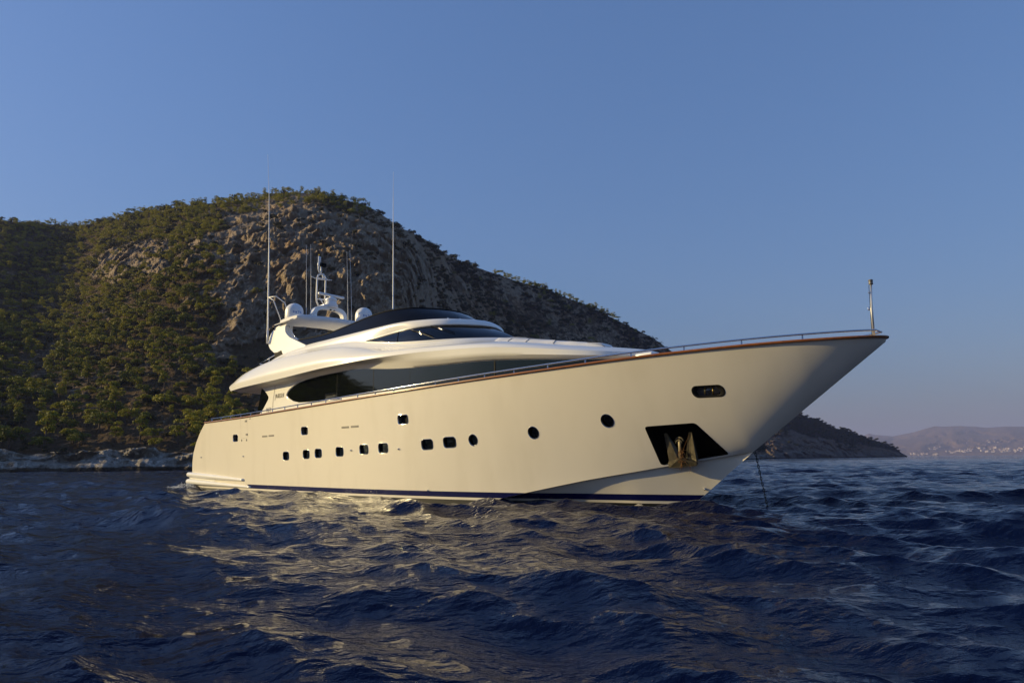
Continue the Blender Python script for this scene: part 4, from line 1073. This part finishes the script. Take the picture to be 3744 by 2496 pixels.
rb = MB().lathe([(.34, 0), (.36, .04), (.36, .16), (.30, .18), (.28, .30), (.26, .34), (.30, .38), (.30, .46), (.24, .52), (.12, .54), (.10, .62)], (6.0, .06, 9.2), 20).box((5.95, -.1, 9.26), (.5, .72, .12), 0, .03).build('radar_scanner', M['white_plastic'], yacht, angle=40)
MB().box((0, 0, 0), (.17, 1.62, .13), 0, .05, M=Matrix.Translation((6.0, .06, 9.86)) @ Matrix.Rotation(math.radians(8), 4, 'Z')).build('radar_bar', M['white_plastic'], rb)
# mast: a welded tube ladder with lights and aerials
mx = 5.15
ms = MB()
def T(pts, r=.045): ms.tube([(mx + (p[2] if len(p) > 2 else 0), p[0], p[1]) for p in pts], r, 10)
T([(-.08, 9.38), (-.2, 9.42), (-.31, 9.62), (-.33, 9.8), (-.33, 10.9), (-.27, 11.08), (-.12, 11.16), (.05, 11.14), (.15, 11.05), (.17, 10.9), (.17, 9.85), (.2, 9.45)], .042)
T([(-.33, 9.78), (.2, 9.8)], .035); T([(-.33, 10.86), (.17, 10.9)], .035); T([(-.33, 10.86, .18), (.17, 10.88, .18)], .03)
T([(-.12, 11.16), (-.12, 11.62)], .045); T([(-.10, 11.28), (-.24, 11.25), (-.27, 11.4), (-.27, 12.12)], .04)
T([(-.66, 10.93), (-.33, 10.86)], .022); T([(.17, 10.89), (.53, 10.94)], .022)
T([(-.1, 9.36, .1), (.1, 9.36, .4)], .06); T([(-.2, 9.82, .1), (-.02, 9.42, .3)], .03)
mast = ms.build('mast', M['white_plastic'], yacht)
MB().lathe([(.045, 0), (.06, .03), (.06, .2), (.03, .25)], (mx, -.27, 11.55), 12).lathe([(.05, 0), (.05, .3), (.03, .34)], (mx, -.2, 11.75), 12).build('mast_light', M['white_plastic'], mast)
MB().box((mx + .05, -.03, 11.66), (.12, .34, .19), 0, .02).build('camera_box', M['black'], mast)
MB().lathe([(.015, 0), (.015, .12)], (mx, -.27, 12.14), 8).build('mast_tip', M['brass'], mast)
MB().lathe([(.05, 0), (.05, .16), (.06, .18), (.06, .26), (.04, .3)], (mx, .02, 10.9), 12).build('mast_light', M['white_plastic'], mast)
MB().lathe([(.05, 0), (.06, .02), (.05, .22), (.07, .26), (.07, .32)], (mx, -.15, 9.85), 12).build('mast_light', M['grey'], mast)
# whip aerials
for (x, y, z0, z1, lean) in ((5.9, -1.27, 8.5, 12.35, -.08), (6.05, -1.10, 8.5, 12.4, -.08), (5.9, 1.15, 8.5, 12.5, -.1), (6.05, 1.28, 8.5, 12.55, -.12)):
    MB().tube([(x, y, z0), (x, y, z0 + .25), (x + lean * .4, y + lean * .5, (z0 + z1) / 2), (x + lean, y + lean * 1.3, z1)], [.022, .013, .010, .006], 6).build('whip_antenna', M['white_plastic'], yacht)
tall = MB().tube([(4.05, -2.42, 7.3), (4.05, -2.42, 8.0), (3.75, -2.41, 12.2), (3.4, -2.4, 15.5), (2.99, -2.4, 17.95)], [.045, .042, .03, .015, .006], 8).build('whip_antenna', M['white_plastic'], yacht)
tag(tall, 'tallest whip aerial, beside the aft leg of the arch')
MB().tube([(4.05, -2.42, 8.0), (4.06, -2.42, 7.3)], .055, 8).tube([(3.98, -2.42, 9.75), (4.5, -2.25, 9.73), (4.75, -1.9, 9.4), (5.0, -1.7, 8.6)], .025, 8).tube([(3.98, -2.42, 9.75), (4.3, -2.3, 9.55), (4.75, -2.0, 8.3)], .025, 8).build('antenna_bracket', M['white_plastic'], tall)
MB().tube([(8.55, 2.2, 6.7), (8.55, 2.2, 9.0), (8.47, 2.2, 12.2), (8.38, 2.2, 15), (8.34, 2.2, 16.6)], [.035, .035, .024, .012, .006], 8).build('whip_antenna', M['white_plastic'], yacht)

# ---- main deck house side with its long window
_hx = [p[0] for p in C0]; hc = ring(C0)
def y_house(x): return np.interp(x, hc[:, 0], -hc[:, 1]) - .03
def z_house(x): return np.interp(x, hc[:, 0], hc[:, 2])
def panel(name, outline, mat, parent, off, thick, step=.35):
    o = np.array(outline); xs = np.arange(o[:, 0].min(), o[:, 0].max(), step); zs = np.arange(o[:, 1].min(), o[:, 1].max(), .3)
    g = np.array([(x, z) for x in xs for z in zs]); g = g[inside(g, (o.mean(0) + (o - o.mean(0)) * .97))]
    dens = []
    for a, b in zip(o, np.roll(o, -1, 0)):
        k = max(1, int(np.linalg.norm(b - a) / .3)); dens += [tuple(a + (b - a) * t / k) for t in range(k)]
    V, F = cdt_panel(dens, [tuple(p) for p in g])
    n = len(dens)
    mk = lambda ofs, sg: np.stack([V[:, 0], -(y_house(V[:, 0]) + ofs) * sg, V[:, 1]], 1)
    made = []
    d_ = np.array(dens); idx = [int(np.argmin(((V - p) ** 2).sum(1))) for p in d_]
    for sg in (1, -1):
        outv = mk(off, sg); inv = mk(off - thick, sg); nV = len(V)
        vv = list(outv) + list(inv); ff = [tuple(q) for q in F]
        for i in range(n): ff.append((idx[i], idx[(i + 1) % n], idx[(i + 1) % n] + nV, idx[i] + nV))
        o_ = mobj(name, vv, ff, mat, parent); o_.data.set_sharp_from_angle(angle=math.radians(40)); made.append(o_)
    return made[0]
xsf = np.linspace(17, 25.85, 24); xsm = np.linspace(6, 16.8, 20)
wall_out = [(4.30, 4.98), (4.62, 4.86), (4.98, 4.65), (5.18, 4.50), (5.23, 4.43), (5.19, 4.33), (4.99, 4.16), (4.68, 3.90), (4.28, 3.68), (3.85, 3.56), (3.80, 2.8), (25.85, 3.4)] + [(x, float(z_house(x)) + .04) for x in xsf[::-1]] + [(x, float(z_house(x)) + .04) for x in xsm[::-1]]
house = panel('deckhouse_side', wall_out, M['gel'], yacht, 0, .12)
# end walls so the house is closed
q = MB()
for x, yw in ((4.6, 2.7), ): q.add([(x, -yw, 2.8), (x, yw, 2.8), (x, yw, 4.97), (x, -yw, 4.97)], [(0, 1, 2, 3)])
q.build('aft_bulkhead', M['glass'], house, smooth=False)
win = [(7.24, 4.40), (7.33, 4.52), (7.50, 4.63), (7.78, 4.74), (8.36, 4.89), (9.05, 4.97), (10.31, 5.03), (11.73, 5.05), (13.0, 5.05)] + [(x, float(z_house(x)) - .012) for x in np.linspace(13.9, 25.3, 40)] \
    + [(25.4, 4.25), (23.6, 4.12), (22.4, 4.05), (20, 4.0), (17, 3.97), (12, 3.94), (9.38, 3.95), (8.43, 3.98), (7.87, 4.08), (7.5, 4.22), (7.33, 4.31)]
# raised moulding round the window's aft end
sw = panel('side_window', win, M['glass'], yacht, .012, .03)
rimp = [(13.0, 5.085), (11.73, 5.085), (10.31, 5.065), (9.05, 5.01), (8.36, 4.935), (7.75, 4.785), (7.45, 4.665), (7.27, 4.54), (7.17, 4.40), (7.27, 4.28), (7.45, 4.18), (7.83, 4.035), (8.41, 3.935), (9.38, 3.905), (12, 3.9)]
for sg in (1, -1):
    MB().tube(cr([(x, -(float(y_house(x)) + .005) * sg, z) for x, z in rimp], 3), .035, 8).build('window_moulding', M['gel'], sw)
for x, w in ((11.75, .018), (14.55, .03), (17.0, .012), (21.25, .06)):
    zt_ = min(5.05, float(z_house(x)) - .015); y_ = float(y_house(x)) + .014
    for sg in (1, -1):
        MB().add([(x, -y_ * sg, 3.96), (x + w, -y_ * sg, 3.96), (x + w, -y_ * sg, zt_), (x, -y_ * sg, zt_)], [(0, 1, 2, 3)]).build('mullion', M['black'], sw, smooth=False)
aftg = [(4.32, 4.96), (4.62, 4.84), (4.98, 4.63), (5.2, 4.48), (5.21, 4.42), (5.17, 4.34), (4.97, 4.18), (4.66, 3.92), (4.26, 3.70), (3.86, 3.58)]
panel('aft_window', aftg, M['glass'], yacht, -.02, .05)
# small seams and the builder's lettering
MB().tube([(5.75, -2.785, 3.3), (5.78, -2.785, 4.2), (5.95, -2.785, 4.95)], .008, 6).build('panel_seam', M['seam'], house)
def stroke_text(name, strokes, org, sx, sz, r, mat, parent):
    q = MB()
    for s_ in strokes: q.tube([(org[0] + x * sx, org[1], org[2] + z * sz) for x, z in s_], r, 5)
    return q.build(name, mat, parent)
MAI = [[(0, -.5), (.35, 1), (.55, .25), (.75, 1), (.85, 0)], [(1.05, 0), (1.45, 1), (1.6, 1), (1.6, 0)], [(1.2, .35), (1.6, .35)], [(1.85, 1), (1.85, 0)], [(2.1, 0), (2.1, 1), (2.65, 1), (2.65, 0), (2.1, 0)], [(2.9, 0), (2.9, 1), (3.4, 1), (3.4, .45), (2.9, .45), (3.4, 0)], [(3.6, 0), (4.0, 1), (4.1, 1), (4.1, 0)], [(3.75, .35), (4.1, .35)]]
stroke_text('lettering', MAI, (5.98, -2.785, 4.33), .22, .20, .007, M['letter'], house)
stroke_text('lettering', [[(0, 0), (0, 1), (.4, .3), (.8, 1), (.8, 0)], [(1.1, -.1), (1.4, 1.1)], [(1.7, 1), (2.0, .55), (2.3, 1)], [(2.0, .55), (2.0, 0)]], (5.12, -2.785, 3.72), .2, .2, .008, M['letter'], house)

# ---- sunpad on the coach roof
rowsp = []
xsp = np.linspace(20.25, 24.3, 30)
hw = np.interp(xsp, [20.25, 21.5, 22.5, 23.5, 24.3], [1.62, 1.32, .98, .62, .22])
for q_ in np.linspace(-1, 1, 15):
    rowsp.append([(x, w * q_, (roof_z(x, w * q_ * .98) or 5.2) + (.10 if abs(q_) < .98 else .0) + .012 * math.sin(x * 9) * (abs(q_) < .9)) for x, w in zip(xsp, hw)])
G = np.array(rowsp)
G[:, 0, 2] -= .08; G[:, -1, 2] -= .08
pad = mobj('sunpad', G.reshape(-1, 3), grid_faces(15, 30), M['cushion'], yacht)
for xx in (20.9, 21.7, 22.6):
    i = int(np.argmin(abs(xsp - xx))); MB().tube([tuple(G[j, i] + np.array([0, 0, .006])) for j in range(15)], .012, 6).build('pad_seam', M['grey'], pad)
MB().tube([tuple(G[1, i] + np.array([0, -.012, -.03])) for i in range(30)], .01, 6).build('pad_seam', M['grey'], pad)
# foredeck locker, jack staff
MB().box((26.5, -1.0, 4.15), (.62, .5, .42), 0, .06).build('deck_locker', M['gel'], yacht)
js = MB().tube([(32.48, 0, 4.14), (32.49, 0, 4.9), (32.50, 0, 5.0), (32.53, 0, 5.5)], [.036, .034, .026, .024], 12).build('jack_staff', M['satin'], yacht)
MB().lathe([(.05, 0), (.055, .015), (.05, .03), (.05, .09), (.056, .1), (.05, .12)], (32.53, 0, 5.5), 14).build('staff_light', M['grey'], js)
MB().tube([(32.45, -.03, 4.15), (32.49, -.035, 5.48)], .006, 5).build('halyard', M['black'], js)
MB().box((32.44, -.02, 4.9), (.05, .04, .09), 0, .008).box((32.48, -.03, 5.3), (.03, .03, .05)).build('cleat', M['chrome'], js)
# a pair of searchlights and low fittings on the brow
for x, y in ((17.55, -.25), (17.5, -.75), (17.3, -1.2)): MB().lathe([(.03, 0), (.03, .05)], (x, y, 6.76), 8).build('cleat', M['chrome'], yacht)

# ================================================================== ANCHOR in the pocket, CHAIN ahead of the bow
anc = empty('anchor', (27.4, -.86, 1.1)); anc.parent = None
Mw = Matrix.Translation((-13.656, 40.631, 0)) @ Matrix.Rotation(math.radians(-46), 4, 'Z')
anc.matrix_world = Mw @ Matrix.Translation((27.30, -.76, 1.13)) @ Matrix.Scale(.95, 4)
tag(anc, 'weathered two-fluked anchor with dried weed, housed in the black pocket at the bow', 'anchor')
def plate(P, t):
    P = [Vector(p) for p in P]; n = (P[1] - P[0]).cross(P[2] - P[0]).normalized() * t; k = len(P)
    return [tuple(p) for p in P] + [tuple(p + n) for p in P], [tuple(range(k)), tuple(range(2 * k - 1, k - 1, -1))] + [tuple(q) for q in grid_faces(2, k, True)]
# local: x along the hull, y inboard, z up; the flukes stand a little proud of the plating
for (pl, nm) in (([(-.43, -.20, .90), (-.33, -.21, .91), (.02, .02, .24), (-.05, -.06, .12), (-.40, -.08, .02), (-.36, -.09, .12)], 'fluke'),
                 ([(.40, -.16, .91), (.50, -.14, .91), (.56, .04, .16), (.52, .02, .02), (.12, .02, .12), (.14, .06, .26)], 'fluke')):
    v, f = plate(pl, .035); MB().add(v, f).build(nm, M['dull'], anc, smooth=False)
v, f = plate([(-.40, -.10, .03), (.05, -.14, .16), (.54, -.02, .04), (.52, 0, -.06), (.08, -.12, -.10), (-.38, -.08, -.12)], .09)
MB().add(v, f).build('crown', M['dull'], anc, smooth=False)
MB().box((0, -.02, .42), (.09, .07, .62), 0, .012).build('shank', M['dull'], anc)
MB().tube([(.14 * math.cos(a), -.03, .66 + .12 * math.sin(a)) for a in np.linspace(0, math.pi, 12)], .03, 8).tube([(.11 * math.cos(a), -.07, .60 + .1 * math.sin(a)) for a in np.linspace(0, math.pi, 12)], .018, 8).build('shackle', M['dull'], anc)
wd = MB()
for k in range(46):
    p = Vector((.08 + RNG.normal(0, .05), -.10 + RNG.normal(0, .03), RNG.uniform(-.05, .5)))
    q = [p]
    for j in range(4): q.append(q[-1] + Vector((RNG.normal(0, .03), RNG.normal(0, .015), RNG.normal(-.03, .04))))
    wd.tube(q, .006, 4)
wd.tube([(.36, -.1, -.02), (.37, -.1, -.16), (.33, -.1, -.26)], .005, 4).tube([(.12, -.14, .3), (.28, -.14, .6), (.42, -.14, .86)], .005, 4)
wd.build('weed', M['red_brown'], anc)

chn = empty('anchor_chain', (0, 0, 0)); tag(chn, 'dark anchor chain hanging from the bow into the water', 'chain')
A = Mw @ Vector((28.55, 1.1, 1.75)); Bw = Mw @ Vector((28.84, 1.25, -.4))
chn.location = A
nl = 26; lk = MB(); d_ = (Bw - A); L_ = d_.length / nl; t_ = d_.normalized()
s1 = t_.cross(Vector((0, 0, 1))).normalized(); s2 = t_.cross(s1)
for i in range(nl):
    c_ = d_ * ((i + .5) / nl) + Vector((0, 0, -.02 * math.sin(math.pi * (i + .5) / nl)))
    sd_ = s1 if i % 2 else s2
    lk.tube([c_ + t_ * (L_ * .66 * math.sin(a)) + sd_ * (L_ * .30 * math.cos(a)) for a in np.linspace(0, 2 * math.pi, 10, endpoint=False)], L_ * .14, 6, closed=True)
lk.build('link', M['chain'], chn)

# ================================================================== FOAM where the platform slaps the water
def build_foam():
    Mw_ = Matrix.Translation((-13.656, 40.631, 0)) @ Matrix.Rotation(math.radians(-46), 4, 'Z')
    rng = np.random.default_rng(9); q = MB(); sel = SEA_V[(np.abs(SEA_V[:, 0] + 19) < 9) & (np.abs(SEA_V[:, 1] - 39) < 9)]
    for k in range(420):
        if k < 230: p = Mw_ @ Vector((rng.uniform(-3.9, -1.2), -3.62 - abs(rng.normal(0, .14)), 0))
        else: p = Mw_ @ Vector((-3.7 - abs(rng.normal(0, 1.3)), -3.4 + rng.normal(0, .22) - .25 * 1, 0))
        i = int(np.argmin((sel[:, 0] - p.x) ** 2 + (sel[:, 1] - p.y) ** 2)); z = sel[i, 2] + abs(rng.normal(0, .05)) * (1.6 if k < 230 else .6)
        r = rng.uniform(.008, .03); q.lathe([(r * .5, -r * .3), (r, 0), (r * .6, r * rng.uniform(.4, 1.5))], (p.x, p.y, z), 5)
    m = simple('sea_foam', (.75, .77, .78), .6, var=.05)
    tag(q.build('foam', m), 'white splash of foam at the swim platform', 'foam', kind='stuff')
build_foam()

# ================================================================== HAZE: one even box of air over everything
def build_haze():
    m = bpy.data.materials.new('haze_air'); m.use_nodes = True; nt = m.node_tree
    for n in list(nt.nodes):
        if n.type != 'OUTPUT_MATERIAL': nt.nodes.remove(n)
    v = nt.nodes.new('ShaderNodeVolumePrincipled'); v.inputs['Density'].default_value = 1.2e-4; v.inputs['Color'].default_value = (.50, .56, .92, 1); v.inputs['Anisotropy'].default_value = .0
    nt.links.new(v.outputs[0], nt.nodes['Material Output'].inputs['Volume'])
    b = MB().add([(-12600, -12600, -8), (12600, -12600, -8), (12600, 12600, -8), (-12600, 12600, -8), (-12600, -12600, 420), (12600, -12600, 420), (12600, 12600, 420), (-12600, 12600, 420)],
                 [(3, 2, 1, 0), (4, 5, 6, 7), (0, 1, 5, 4), (1, 2, 6, 5), (2, 3, 7, 6), (3, 0, 4, 7)])
    o = b.build('haze', m, smooth=False); tag(o, 'thin even haze in the air over the bay', 'haze', kind='stuff')
build_haze()
